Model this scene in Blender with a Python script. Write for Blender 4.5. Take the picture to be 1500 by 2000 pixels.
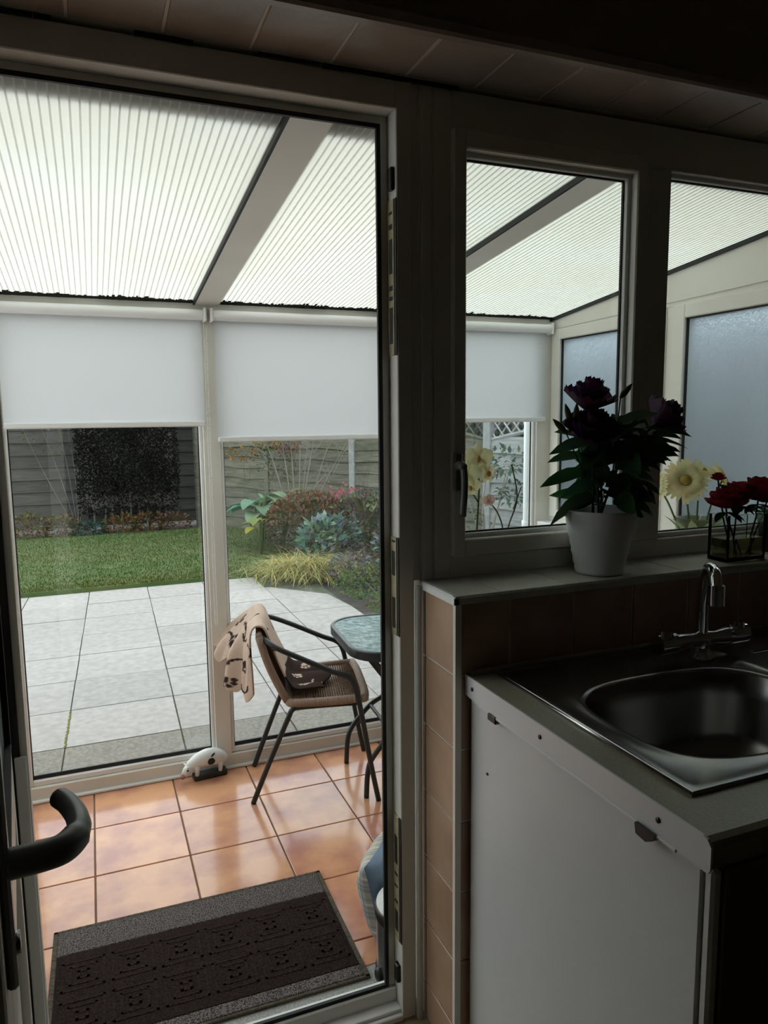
import bpy, bmesh, math, random
from mathutils import Vector, Matrix, Euler
random.seed(7)
for o in list(bpy.data.objects): bpy.data.objects.remove(o)
S = bpy.context.scene
C = S.collection
PI = math.pi

# ------------------------------------------------------------------ camera
F_PX, PITCH, YAW, ROLL, EYE = 1433.24, math.radians(7.3747), math.radians(21.6754), math.radians(0.6007), 1.5
fwd = Vector((math.sin(YAW)*math.cos(PITCH), math.cos(YAW)*math.cos(PITCH), -math.sin(PITCH)))
rgt = Vector((math.cos(YAW), -math.sin(YAW), 0))
dwn = fwd.cross(rgt)
r2 = rgt*math.cos(ROLL) + dwn*math.sin(ROLL)
d2 = -rgt*math.sin(ROLL) + dwn*math.cos(ROLL)
cam = bpy.data.cameras.new('camera'); cam.sensor_fit = 'VERTICAL'; cam.sensor_height = 36.0
cam.lens = 36.0*F_PX/2000.0; cam.clip_start = 0.02
co = bpy.data.objects.new('camera', cam); C.objects.link(co)
mw = Matrix((r2, -d2, -fwd)).transposed().to_4x4(); mw.translation = (0, 0, EYE)
co.matrix_world = mw
S.camera = co

# ------------------------------------------------------------------ sky (even overcast) and exposure
W = bpy.data.worlds.new('overcast_sky'); S.world = W; W.use_nodes = True
bg = W.node_tree.nodes['Background']; bg.inputs[0].default_value = (0.90, 0.96, 1.0, 1); bg.inputs[1].default_value = 1.0
S.view_settings.view_transform = 'Standard'; S.view_settings.look = 'None'
S.view_settings.gamma = 1.0; S.view_settings.use_curve_mapping = False
S.view_settings.exposure = 1.7

# ------------------------------------------------------------------ materials
MATS = {}
def mat(name, col, rough=0.6, metal=0.0, col2=None, scale=6.0, detail=4.0, bump=0.0, bscale=None, spec=0.5,
        stretch=(1, 1, 1), lo=0.35, hi=0.65, vary=0.0, coat=0.0, attr=False, transl=0.0):
    m = bpy.data.materials.new(name); m.use_nodes = True; MATS[name] = m
    nt = m.node_tree; N = nt.nodes; L = nt.links
    b = N['Principled BSDF']
    b.inputs['Base Color'].default_value = (*col, 1); b.inputs['Roughness'].default_value = rough
    b.inputs['Metallic'].default_value = metal; b.inputs['Specular IOR Level'].default_value = spec
    b.inputs['Coat Weight'].default_value = coat
    tc = N.new('ShaderNodeTexCoord'); oi = N.new('ShaderNodeObjectInfo')
    mp = N.new('ShaderNodeMapping'); mp.inputs['Scale'].default_value = stretch
    mul = N.new('ShaderNodeVectorMath'); mul.operation = 'SCALE'; mul.inputs[0].default_value = (37, 53, 71)
    L.new(oi.outputs['Random'], mul.inputs['Scale'])
    add = N.new('ShaderNodeVectorMath'); add.operation = 'ADD'
    L.new(tc.outputs['Object'], mp.inputs['Vector']); L.new(mp.outputs[0], add.inputs[0]); L.new(mul.outputs[0], add.inputs[1])
    src = None
    if attr:
        at = N.new('ShaderNodeAttribute'); at.attribute_name = 'Col'; src = at.outputs['Color']
    if col2 is not None:
        nz = N.new('ShaderNodeTexNoise'); nz.inputs['Scale'].default_value = scale; nz.inputs['Detail'].default_value = detail
        L.new(add.outputs[0], nz.inputs['Vector'])
        rp = N.new('ShaderNodeMapRange'); rp.inputs[1].default_value = lo; rp.inputs[2].default_value = hi
        L.new(nz.outputs[0], rp.inputs[0])
        mx = N.new('ShaderNodeMix'); mx.data_type = 'RGBA'
        mx.inputs[6].default_value = (*col, 1); mx.inputs[7].default_value = (*col2, 1)
        L.new(rp.outputs[0], mx.inputs[0]); src = mx.outputs[2]
    if vary > 0:
        hs = N.new('ShaderNodeHueSaturation')
        if src: L.new(src, hs.inputs['Color'])
        else: hs.inputs['Color'].default_value = (*col, 1)
        vr = N.new('ShaderNodeMapRange'); vr.inputs[3].default_value = 1-vary; vr.inputs[4].default_value = 1+vary
        L.new(oi.outputs['Random'], vr.inputs[0]); L.new(vr.outputs[0], hs.inputs['Value']); src = hs.outputs[0]
    if src: L.new(src, b.inputs['Base Color'])
    if bump > 0:
        nb = N.new('ShaderNodeTexNoise'); nb.inputs['Scale'].default_value = bscale or scale; nb.inputs['Detail'].default_value = 5
        L.new(add.outputs[0], nb.inputs['Vector'])
        bp = N.new('ShaderNodeBump'); bp.inputs['Strength'].default_value = bump; bp.inputs['Distance'].default_value = 0.01
        L.new(nb.outputs[0], bp.inputs['Height']); L.new(bp.outputs[0], b.inputs['Normal'])
    if transl > 0:
        tr = N.new('ShaderNodeBsdfTranslucent'); tr.inputs[0].default_value = (*col, 1)
        if src: L.new(src, tr.inputs[0])
        ms = N.new('ShaderNodeMixShader'); ms.inputs[0].default_value = transl
        L.new(b.outputs[0], ms.inputs[1]); L.new(tr.outputs[0], ms.inputs[2])
        L.new(ms.outputs[0], N['Material Output'].inputs[0])
    return m
def glassmat(name, tint=(1, 1, 1), ior=1.45, rough=0.0, haze=0.0):
    m = bpy.data.materials.new(name); m.use_nodes = True; MATS[name] = m
    nt = m.node_tree; N = nt.nodes; L = nt.links; N.remove(N['Principled BSDF'])
    t = N.new('ShaderNodeBsdfTransparent'); t.inputs[0].default_value = (*tint, 1)
    g = N.new('ShaderNodeBsdfGlossy'); g.inputs['Roughness'].default_value = rough; g.inputs[0].default_value = (.95, .97, .97, 1)
    lw = N.new('ShaderNodeLayerWeight'); pw = N.new('ShaderNodeMath'); pw.operation = 'POWER'; pw.inputs[1].default_value = 5
    L.new(lw.outputs['Facing'], pw.inputs[0])
    f0 = ((ior-1)/(ior+1))**2; f = N.new('ShaderNodeMath'); f.operation = 'MULTIPLY_ADD'; f.inputs[1].default_value = 1-f0; f.inputs[2].default_value = f0
    L.new(pw.outputs[0], f.inputs[0])
    x = N.new('ShaderNodeMixShader'); L.new(f.outputs[0], x.inputs[0]); L.new(t.outputs[0], x.inputs[1]); L.new(g.outputs[0], x.inputs[2])
    out = x.outputs[0]
    if haze > 0:
        d = N.new('ShaderNodeBsdfTranslucent'); d.inputs[0].default_value = (.9, .92, .92, 1)
        y = N.new('ShaderNodeMixShader'); y.inputs[0].default_value = haze
        L.new(out, y.inputs[1]); L.new(d.outputs[0], y.inputs[2]); out = y.outputs[0]
    L.new(out, N['Material Output'].inputs[0])
    return m

mat('pvc', (.78, .76, .70), .38, col2=(.72, .69, .62), scale=3, bump=0)
mat('pvc_white', (.84, .84, .82), .35)
mat('pvc_trim', (.80, .78, .74), .4)
mat('gasket', (.008, .008, .009), .6)
mat('brass_keep', (.58, .52, .34), .4, .35, col2=(.40, .34, .21), scale=30)
mat('dark_steel', (.06, .055, .05), .4, .8)
mat('wall_paint', (.30, .24, .17), .8, col2=(.27, .215, .15), scale=3, bump=.05, bscale=60)
mat('ceiling_paint', (.36, .33, .28), .9)
mat('outer_render', (.62, .60, .56), .9, col2=(.52, .5, .46), scale=8, bump=.3, bscale=80)
mat('vinyl', (.30, .24, .15), .5, col2=(.22, .17, .10), scale=12)
mat('grout_pale', (.80, .74, .66), .9)
mat('grout_dark', (.20, .15, .11), .95)
mat('tile_tan', (.50, .335, .225), .33, col2=(.39, .245, .155), scale=7, bump=.18, bscale=14, vary=.06)
mat('tile_pink', (.40, .325, .27), .30, col2=(.31, .25, .205), scale=6, bump=.35, bscale=14, vary=.06)
mat('tile_grey', (.66, .66, .58), .30, col2=(.58, .57, .49), scale=18, bump=.05, vary=.04)
mat('tile_terracotta', (.68, .345, .185), .17, col2=(.44, .185, .135), scale=6, detail=6, lo=.40, hi=.66, bump=.03, bscale=6, vary=.06, coat=.15)
mat('granite', (.42, .42, .39), .7, col2=(.24, .24, .22), scale=220, detail=2)
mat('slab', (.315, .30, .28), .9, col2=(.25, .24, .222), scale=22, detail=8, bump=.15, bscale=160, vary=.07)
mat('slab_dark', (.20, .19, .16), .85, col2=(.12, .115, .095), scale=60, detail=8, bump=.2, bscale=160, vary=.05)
mat('joint', (.10, .10, .075), 1, col2=(.05, .06, .03), scale=9)
mat('moss', (.12, .13, .03), 1)
mat('soil', (.055, .045, .033), 1, col2=(.03, .025, .02), scale=14, bump=.6, bscale=30)
mat('lawn_green', (.040, .075, .016), 1, col2=(.075, .098, .030), scale=4.5, detail=9, stretch=(.5, 1.6, 1), lo=.4, hi=.62, bump=.6, bscale=90)
mat('leafcol', (.1, .2, .05), .6, attr=True, transl=.25, spec=.12)
mat('petalcol', (.8, .7, .4), .6, attr=True, transl=.35)
mat('bark', (.16, .14, .12), .9, col2=(.09, .08, .07), scale=30)
mat('twig', (.17, .15, .125), .9)
mat('fence_wood', (.058, .056, .050), .9, col2=(.034, .036, .031), scale=5, stretch=(1, 1, 9), bump=.5, bscale=12, vary=.22)
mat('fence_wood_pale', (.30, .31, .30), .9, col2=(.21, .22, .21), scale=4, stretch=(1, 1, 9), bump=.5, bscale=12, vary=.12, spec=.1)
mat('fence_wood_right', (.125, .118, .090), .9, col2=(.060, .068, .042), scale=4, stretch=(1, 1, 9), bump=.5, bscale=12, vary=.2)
mat('concrete', (.26, .27, .26), .9, col2=(.20, .21, .20), scale=20)
mat('brick_wall', (.16, .15, .15), .9, col2=(.10, .10, .10), scale=9)
mat('black_metal', (.012, .016, .017), .42, spec=.5)
mat('rattan', (.30, .205, .145), .65, col2=(.20, .13, .09), scale=40, bump=.3, bscale=90)
mat('rattan_frame', (.36, .24, .17), .6, col2=(.24, .155, .11), scale=14, stretch=(60, 1, 1), bump=.5, bscale=8)
mat('fleece', (.6, .45, .35), 1, attr=True, bump=.3, bscale=200, spec=.1)
mat('mat_dark', (.036, .021, .018), 1, col2=(.020, .012, .010), scale=160, bump=.8, bscale=220, spec=.1)
mat('mat_raised', (.043, .026, .022), 1, col2=(.022, .014, .012), scale=160, bump=.8, bscale=220, spec=.1)
mat('mat_speckle', (.20, .175, .165), 1, col2=(.040, .030, .028), scale=300, detail=2, lo=.44, hi=.58, bump=.8, bscale=200, spec=.1)
mat('mat_edge', (.12, .10, .075), 1, col2=(.06, .05, .04), scale=120, spec=.1)
mat('blind_fabric', (.70, .71, .72), .9, transl=.34, spec=.1)
mat('pvc_blind', (.86, .86, .86), .35)
mat('flute', (.88, .885, .86), .5, transl=.86)
mat('mould', (.012, .011, .008), 1)
mat('lead', (.12, .12, .13), .7)
mat('steel', (.34, .34, .33), .27, 1.0, col2=(.29, .29, .28), scale=2)
mat('steel_edge', (.72, .72, .71), .22, 1.0)
mat('chrome', (.72, .72, .74), .07, 1.0)
mat('worktop_lam', (.38, .365, .275), .38, col2=(.31, .298, .225), scale=260, detail=2, bump=.03, bscale=200)
mat('worktop_edge', (.10, .085, .06), .5)
mat('aluminium', (.74, .74, .76), .42, .15)
mat('cabinet_white', (.75, .75, .75), .35, col2=(.72, .72, .72), scale=5)
mat('cabinet_front', (.20, .15, .095), .45, col2=(.15, .11, .07), scale=5, stretch=(6, 6, .6))
mat('black_plastic', (.010, .010, .011), .35)
mat('handle_grey', (.15, .15, .135), .35)
mat('door_glass_back', (.28, .30, .30), .6)
mat('pot_white', (.82, .82, .82), .28)
mat('pot_terracotta', (.5, .5, .48), .5)
mat('ornament_white', (.72, .72, .70), .35)
mat('ornament_black', (.008, .008, .008), .4)
mat('ornament_pink', (.45, .26, .24), .5)
mat('bin_steel', (.42, .43, .44), .28, .9)
mat('bin_lid', (.66, .66, .65), .4, col2=(.56, .56, .55), scale=180)
mat('denim', (.145, .21, .30), .95, col2=(.20, .27, .36), scale=14, bump=.2, bscale=40, spec=.1)
mat('plaid', (.5, .47, .4), .95, attr=True, spec=.1)
mat('stone', (.5, .49, .46), .9, col2=(.35, .34, .32), scale=12)
mat('water', (.5, .5, .4), .05)
mat('white_pipe', (.80, .82, .83), .4)
glassmat('glass', (.955, .97, .965), 1.5)
glassmat('glass_kitchen', (.965, .985, .98), 1.45)
for nm, cl, io in (('vase_glass', (.96, .98, .96), 1.45), ('vase_water', (.86, .84, .66), 1.2)):
    m = bpy.data.materials.new(nm); m.use_nodes = True; MATS[nm] = m; N = m.node_tree.nodes
    N.remove(N['Principled BSDF']); g = N.new('ShaderNodeBsdfGlass'); g.inputs['IOR'].default_value = io; g.inputs[0].default_value = (*cl, 1); g.inputs['Roughness'].default_value = .02
    m.node_tree.links.new(g.outputs[0], N['Material Output'].inputs[0])
# aqua patterned table glass
m = mat('table_glass', (.26, .40, .40), .12, col2=(.46, .60, .59), scale=26, detail=5, lo=.42, hi=.6, bump=.9, bscale=40, transl=.35)
# polycarbonate roofing: diffusing translucent plastic
m = bpy.data.materials.new('polycarb'); m.use_nodes = True; MATS['polycarb'] = m
N = m.node_tree.nodes; L = m.node_tree.links; N.remove(N['Principled BSDF'])
tc = N.new('ShaderNodeTexCoord'); nz = N.new('ShaderNodeTexNoise'); nz.inputs['Scale'].default_value = 2.2; nz.inputs['Detail'].default_value = 5
L.new(tc.outputs['Object'], nz.inputs['Vector'])
mx = N.new('ShaderNodeMix'); mx.data_type = 'RGBA'; mx.inputs[6].default_value = (.72, .71, .635, 1); mx.inputs[7].default_value = (.765, .77, .75, 1)
L.new(nz.outputs[0], mx.inputs[0])
t = N.new('ShaderNodeBsdfTranslucent'); d = N.new('ShaderNodeBsdfDiffuse'); L.new(mx.outputs[2], t.inputs[0]); L.new(mx.outputs[2], d.inputs[0])
x = N.new('ShaderNodeMixShader'); x.inputs[0].default_value = .22; L.new(t.outputs[0], x.inputs[1]); L.new(d.outputs[0], x.inputs[2])
L.new(x.outputs[0], N['Material Output'].inputs[0])
# obscured side glass
m = bpy.data.materials.new('obscured_glass'); m.use_nodes = True; MATS['obscured_glass'] = m
N = m.node_tree.nodes; L = m.node_tree.links; N.remove(N['Principled BSDF'])
g = N.new('ShaderNodeBsdfGlass'); g.inputs['Roughness'].default_value = .42; g.inputs['IOR'].default_value = 1.25; g.inputs[0].default_value = (.78, .84, .88, 1)
tc = N.new('ShaderNodeTexCoord'); nz = N.new('ShaderNodeTexNoise'); nz.inputs['Scale'].default_value = 38; nz.inputs['Detail'].default_value = 3
L.new(tc.outputs['Object'], nz.inputs['Vector'])
bp = N.new('ShaderNodeBump'); bp.inputs['Strength'].default_value = 1.0; bp.inputs['Distance'].default_value = .01
L.new(nz.outputs[0], bp.inputs['Height']); L.new(bp.outputs[0], g.inputs['Normal'])
tl = N.new('ShaderNodeBsdfTranslucent'); tl.inputs[0].default_value = (.62, .665, .69, 1)
x = N.new('ShaderNodeMixShader'); x.inputs[0].default_value = .5; L.new(g.outputs[0], x.inputs[1]); L.new(tl.outputs[0], x.inputs[2])
L.new(x.outputs[0], N['Material Output'].inputs[0])

# ------------------------------------------------------------------ mesh helpers
class MB:
    def __init__(s): s.v = []; s.f = []; s.c = []; s.mi = []
    def add(s, vs, fs, col=None, mi=0):
        b = len(s.v); s.v += [tuple(q) for q in vs]; s.f += [tuple(b+i for i in f) for f in fs]
        s.mi += [mi]*len(fs)
        s.c += [col or (1, 1, 1)]*len(vs)
    def box(s, x0, x1, y0, y1, z0, z1, bev=0.0, mi=0, col=None):
        if bev <= 0:
            vs = [(x, y, z) for z in (z0, z1) for y in (y0, y1) for x in (x0, x1)]
            s.add(vs, [(0, 2, 3, 1), (4, 5, 7, 6), (0, 1, 5, 4), (1, 3, 7, 5), (3, 2, 6, 7), (2, 0, 4, 6)], col, mi); return
        bm = bmesh.new(); bmesh.ops.create_cube(bm, size=1)
        for v in bm.verts:
            v.co = ((x0+x1)/2+v.co.x*(x1-x0), (y0+y1)/2+v.co.y*(y1-y0), (z0+z1)/2+v.co.z*(z1-z0))
        bmesh.ops.bevel(bm, geom=bm.edges[:], offset=bev, segments=1, affect='EDGES')
        bm.verts.index_update()
        s.add([v.co[:] for v in bm.verts], [[v.index for v in f.verts] for f in bm.faces], col, mi); bm.free()
    def prism(s, poly, axis, a, b, mi=0):
        n = len(poly)
        def P(u, w, t): return (t, u, w) if axis == 'x' else ((u, t, w) if axis == 'y' else (u, w, t))
        vs = [P(u, w, a) for u, w in poly] + [P(u, w, b) for u, w in poly]
        fs = [tuple(range(n))[::-1], tuple(range(n, 2*n))] + [(i, (i+1) % n, n+(i+1) % n, n+i) for i in range(n)]
        s.add(vs, fs, None, mi)
    def tube(s, pts, r, n=10, cap=True, col=None, mi=0):
        pts = [Vector(p) for p in pts]; rs = r if isinstance(r, (list, tuple)) else [r]*len(pts)
        up = Vector((0, 0, 1)); t0 = (pts[1]-pts[0]).normalized()
        if abs(t0.z) > .95: up = Vector((1, 0, 0))
        nrm = t0.cross(up).normalized(); vs = []
        for i, p in enumerate(pts):
            a = pts[max(i-1, 0)]; b = pts[min(i+1, len(pts)-1)]; t = (b-a).normalized()
            nrm = (nrm - t*nrm.dot(t)).normalized(); bi = t.cross(nrm)
            vs += [p + (nrm*math.cos(2*PI*k/n) + bi*math.sin(2*PI*k/n))*rs[i] for k in range(n)]
        fs = [(i*n+k, i*n+(k+1) % n, (i+1)*n+(k+1) % n, (i+1)*n+k) for i in range(len(pts)-1) for k in range(n)]
        if cap: fs += [tuple(range(n))[::-1], tuple(range((len(pts)-1)*n, len(pts)*n))]
        s.add(vs, fs, col, mi)
    def lathe(s, prof, c=(0, 0, 0), n=32, mi=0, col=None, closed=False):
        vs = [(c[0]+r*math.cos(2*PI*k/n), c[1]+r*math.sin(2*PI*k/n), c[2]+z) for r, z in prof for k in range(n)]
        fs = [(i*n+k, i*n+(k+1) % n, (i+1)*n+(k+1) % n, (i+1)*n+k) for i in range(len(prof)-1) for k in range(n)]
        fs.append(tuple(range(n))[::-1])
        if not closed: fs.append(tuple(range((len(prof)-1)*n, len(prof)*n)))
        s.add(vs, fs, col, mi)
    def ell(s, c, r, n=12, m=8, rot=None, col=None, mi=0):
        vs = []
        for i in range(m+1):
            a = PI*i/m
            for k in range(n):
                p = Vector((r[0]*math.sin(a)*math.cos(2*PI*k/n), r[1]*math.sin(a)*math.sin(2*PI*k/n), r[2]*math.cos(a)))
                if rot: p = rot @ p
                vs.append(Vector(c)+p)
        fs = [(i*n+k, (i+1)*n+k, (i+1)*n+(k+1) % n, i*n+(k+1) % n) for i in range(m) for k in range(n)]
        s.add(vs, fs, col, mi)
    def grid(s, P, nu, nv, colf=None, mi=0):
        vs = [P(i/nu, j/nv) for j in range(nv+1) for i in range(nu+1)]
        b = len(s.v)
        s.v += [tuple(q) for q in vs]
        s.c += [colf(i/nu, j/nv) if colf else (1, 1, 1) for j in range(nv+1) for i in range(nu+1)]
        fs = [(b+j*(nu+1)+i, b+j*(nu+1)+i+1, b+(j+1)*(nu+1)+i+1, b+(j+1)*(nu+1)+i) for j in range(nv) for i in range(nu)]
        s.f += fs; s.mi += [mi]*len(fs)
    def leaf(s, p, d, n, l, w, col, cup=.15, droop=.0):
        d = Vector(d).normalized(); sd = d.cross(Vector(n))
        if sd.length < 1e-4: sd = d.cross(Vector((1, .3, .2)))
        sd.normalize(); nn = sd.cross(d).normalized(); p = Vector(p)
        m_ = p + d*l*.45 + nn*l*.03
        tip = p + d*l - nn*l*droop
        a = m_ + sd*w*.5 + nn*w*cup; b = m_ - sd*w*.5 + nn*w*cup
        s.add([p, a, tip, b, m_], [(0, 4, 1), (1, 4, 2), (2, 4, 3), (3, 4, 0)], col)
    def mesh(s, name, mats, smooth=False, weld=0):
        me = bpy.data.meshes.new(name); me.from_pydata(s.v, [], s.f)
        ml = mats if isinstance(mats, (list, tuple)) else [mats]
        for q in ml: me.materials.append(MATS[q])
        if len(ml) > 1: me.polygons.foreach_set('material_index', s.mi)
        ca = me.color_attributes.new('Col', 'FLOAT_COLOR', 'POINT')
        ca.data.foreach_set('color', [t for c in s.c for t in (c[0], c[1], c[2], 1.0)])
        if smooth: me.polygons.foreach_set('use_smooth', [True]*len(me.polygons))
        me.update()
        return me
    def build(s, name, mats, parent=None, smooth=False, loc=None, fixn=True):
        me = s.mesh(name, mats, smooth)
        if fixn:
            bm = bmesh.new(); bm.from_mesh(me)
            bmesh.ops.recalc_face_normals(bm, faces=bm.faces[:]); bm.to_mesh(me); bm.free()
        if smooth == 'auto': pass
        o = bpy.data.objects.new(name, me); C.objects.link(o)
        if parent: o.parent = parent
        if loc: o.location = loc
        return o
def auto_smooth(o, ang=40):
    me = o.data; me.polygons.foreach_set('use_smooth', [True]*len(me.polygons))
    bm = bmesh.new(); bm.from_mesh(me)
    for e in bm.edges:
        if len(e.link_faces) == 2 and e.calc_face_angle(0) > math.radians(ang): e.smooth = False
    bm.to_mesh(me); bm.free(); return o
def empty(name, loc=(0, 0, 0), rz=0.0, parent=None):
    o = bpy.data.objects.new(name, None); C.objects.link(o); o.location = loc; o.rotation_euler = (0, 0, rz); o.empty_display_size = .05
    if parent: o.parent = parent
    return o
def tag(o, label, cat, group=None):
    o['label'] = label; o['category'] = cat
    if group: o['group'] = group
    return o
def struct(o, label=None, cat=None):
    o['kind'] = 'structure'
    if label: o['label'] = label
    if cat: o['category'] = cat
    return o
def stuff(o): o['kind'] = 'stuff'; return o
def inst(me, name, parent, loc, scale=None, rot=None):
    o = bpy.data.objects.new(name, me); C.objects.link(o); o.parent = parent; o.location = loc
    if scale: o.scale = scale
    if rot: o.rotation_euler = rot
    return o
def bx(name, m, parent, x0, x1, y0, y1, z0, z1, bev=0.0):
    b = MB(); b.box(x0, x1, y0, y1, z0, z1, bev); return b.build(name, m, parent)
def catmull(pts, n=8):
    pts = [Vector(p) for p in pts]; out = []
    for i in range(len(pts)-1):
        p0 = pts[max(i-1, 0)]; p1 = pts[i]; p2 = pts[i+1]; p3 = pts[min(i+2, len(pts)-1)]
        for k in range(n):
            t = k/n
            out.append(.5*((2*p1)+(-p0+p2)*t+(2*p0-5*p1+4*p2-p3)*t*t+(-p0+3*p1-3*p2+p3)*t**3))
    return out+[pts[-1]]
def ring(b, x0, x1, z0, z1, i0, i1, j0, j1, y0, y1, bev=0.0, ax='y'):
    """rectangular frame x0..x1, z0..z1 with opening i0..i1, j0..j1, depth y0..y1"""
    def B(a0, a1, c0, c1):
        if ax == 'y': b.box(a0, a1, y0, y1, c0, c1, bev)
        else: b.box(y0, y1, a0, a1, c0, c1, bev)
    if i0 > x0: B(x0, i0, z0, z1)
    if x1 > i1: B(i1, x1, z0, z1)
    if j0 > z0: B(i0, i1, z0, j0)
    if z1 > j1: B(i0, i1, j1, z1)

# ================================================================== KITCHEN SHELL
KF = 0.07                                   # kitchen floor level
YF, YB = 1.46, 1.53                         # room face / outer face of the window frames
b = MB(); b.box(-1.3, 3.0, -2.6, 1.53, -.06, KF); struct(b.build('floor', 'vinyl'), 'kitchen floor of brown vinyl', 'floor')
b = MB(); b.box(-1.3, 3.0, -2.6, 1.53, 2.62, 2.75); struct(b.build('ceiling', 'ceiling_paint'), 'pale painted kitchen ceiling', 'ceiling')
b = MB(); b.box(-1.42, -1.3, -2.6, 1.53, -.06, 2.75); struct(b.build('wall_left', 'wall_paint'), 'plain cream kitchen wall beside the open door', 'wall')
b = MB(); b.box(3.0, 3.12, -2.6, 1.53, -.06, 2.75); struct(b.build('wall_right', 'wall_paint'), 'plain cream kitchen wall beyond the sink', 'wall')
b = MB(); b.box(-1.42, 3.12, -2.72, -2.6, -.06, 2.75); struct(b.build('wall_back', 'wall_paint'), 'plain cream kitchen wall opposite the window', 'wall')

wf = struct(empty('wall_front', (0, YB, KF)), 'kitchen wall with tiled reveal around the window and door', 'wall')
def wchild(o): o.parent = wf; o.matrix_parent_inverse = Matrix.Translation((0, -YB, -KF)); return o
XK = .673
knee = wchild(bx('knee_wall', 'grout_pale', None, XK, 3.0, 1.298, YB, KF, 1.1325))
lint = wchild(bx('lintel', 'grout_pale', None, -1.3, 3.0, 1.281, YB, 2.186, 2.62))
upf = wchild(bx('upper_wall', 'wall_paint', None, -1.3, 3.0, 1.272, 1.2815, 2.20, 2.62))
wchild(bx('side_pier', 'wall_paint', None, -1.3, -.235, 1.30, YB, KF, 2.186))
wchild(bx('end_pier', 'wall_paint', None, 2.42, 3.0, 1.302, YB, 1.126, 2.186))
# soffit edge trim
b = MB(); b.prism([(1.272, 2.179), (1.288, 2.179), (1.288, 2.2), (1.272, 2.205), (1.267, 2.200), (1.267, 2.184)], 'x', -1.3, 3.0)
wchild(b.build('edge_trim', 'tile_pink'))
# tiles
P = .1603
def tile_mesh(name, m, w, hgt, th=.0035, bev=.0015):
    b = MB(); b.box(-w/2, w/2, -th, 0, -hgt/2, hgt/2, bev); return b.mesh(name, m)
tm = tile_mesh('tile', 'tile_tan', P-.004, P-.004)
tcut = {}
def cut(m, w, hgt):
    k = (m, round(w, 4), round(hgt, 4))
    if k not in tcut: tcut[k] = tile_mesh('tile', m, w, hgt)
    return tcut[k]
pinv = Matrix.Translation((0, 0, 0))
def wtile(me, parent, loc, rot=(0, 0, 0)):
    o = bpy.data.objects.new('tile', me); C.objects.link(o); o.parent = parent; o.location = loc; o.rotation_euler = rot; return o
zj = [.968-.1603*k for k in range(0, 6)]          # horizontal joints below the sill
rows = [(.968, 1.124)] + [(zj[k+1], zj[k]) for k in range(0, 5)] + [(KF+.004, zj[5])]
xj0 = .7965
for (z0, z1) in rows:                              # front face of knee wall
    if z1-z0 < .02: continue
    xs = [XK+.004, xj0] + [xj0+P*k for k in range(1, 14)]
    for i in range(len(xs)-1):
        if z1 < .9 and i > 0: continue            # behind the cabinet
        w = xs[i+1]-xs[i]-.004
        wtile(cut('tile_tan', w, z1-z0-.004), knee, ((xs[i]+xs[i+1])/2, 1.298, (z0+z1)/2))
    # end face towards the door
    wtile(cut('tile_tan', .140, z1-z0-.004), knee, (XK, 1.299+.003+.07, (z0+z1)/2), (0, 0, -PI/2))
    wtile(cut('tile_tan', .012, z1-z0-.004), knee, (XK, 1.299+.152, (z0+z1)/2), (0, 0, -PI/2))
xs = [.672, .783] + [.783+.1635*k for k in range(1, 12)]
for i in range(len(xs)-1):                         # window sill tiles
    wtile(cut('tile_grey', xs[i+1]-xs[i]-.003, .158), knee, ((xs[i]+xs[i+1])/2, 1.302+.079, 1.1325), (-PI/2, 0, 0))
for i in range(-8, 12):                            # soffit tiles
    x0 = .793+.158*i
    if x0 < -.9: continue
    wtile(cut('tile_pink', .152, .168), lint, (x0+.079, 1.283+.086, 2.186), (PI/2, 0, 0))
b = MB(); b.prism([(1.293, 1.120), (1.304, 1.120), (1.304, 1.1375), (1.297, 1.1375), (1.293, 1.133)], 'x', .666, 2.42)
wchild(b.build('sill_edge_trim', 'tile_grey'))
b = MB(); b.prism([(.664, 1.120), (.676, 1.120), (.676, 1.1375), (.668, 1.1375), (.664, 1.133)], 'y', 1.293, 1.462)
wchild(b.build('sill_end_trim', 'pvc_white'))
b = MB(); b.prism([(.667, 1.292), (.681, 1.292), (.681, 1.303), (.667, 1.303)], 'z', KF, 1.120)
wchild(b.build('corner_trim', 'grout_pale'))
b = MB(); b.tube([(.6565, 1.452, KF), (.6565, 1.452, 1.128)], .0075, 10); o = b.build('pipe_trim', 'pvc_white', None, True); wchild(o)
# ragged sealant gap over the frame
b = MB(); rr = random.Random(3); x = -.5
while x < 2.4:
    w = rr.uniform(.02, .14); t = rr.uniform(-.002, .0025)
    if rr.random() < .7 and x < .8: b.box(x, x+w*.97, 1.452, 1.458, 2.176-t, 2.181)
    x += w
wchild(b.build('sealant', 'gasket'))

# ------------------------------------------------------------------ door frame
df = struct(empty('trim_1', (.2, YF, KF)), 'white plastic frame around the open doorway', 'door frame')
df_inv = Matrix.Translation((-.2, -YF, -KF))
def dchild(o): o.parent = df; o.matrix_parent_inverse = df_inv; return o
jr = dchild(bx('jamb', 'pvc', None, .615, .651, YF, YB, KF, 2.176, .002))
dchild(bx('jamb', 'pvc', None, -.232, -.178, YF, YB, KF, 2.176, .002))
hd = dchild(bx('frame_head', 'pvc', None, -.178, .615, YF, YB, 2.121, 2.176, .002))
dchild(bx('stop', 'pvc', None, .597, .615, 1.508, YB, .128, 2.121, .001))
dchild(bx('stop', 'pvc', None, -.178, -.147, 1.508, YB, .128, 2.121, .001))
dchild(bx('stop', 'pvc', None, -.147, .597, 1.508, YB, 2.104, 2.121, .001))
b = MB(); b.box(.589, .598, 1.504, 1.512, .127, 2.105); b.box(-.178, -.160, 1.503, 1.509, .127, 2.105); b.box(-.15, .59, 1.504, 1.512, 2.096, 2.105); b.box(-.15, .59, 1.504, 1.512, .128, .137)
dchild(b.build('gasket', 'gasket'))
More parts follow.
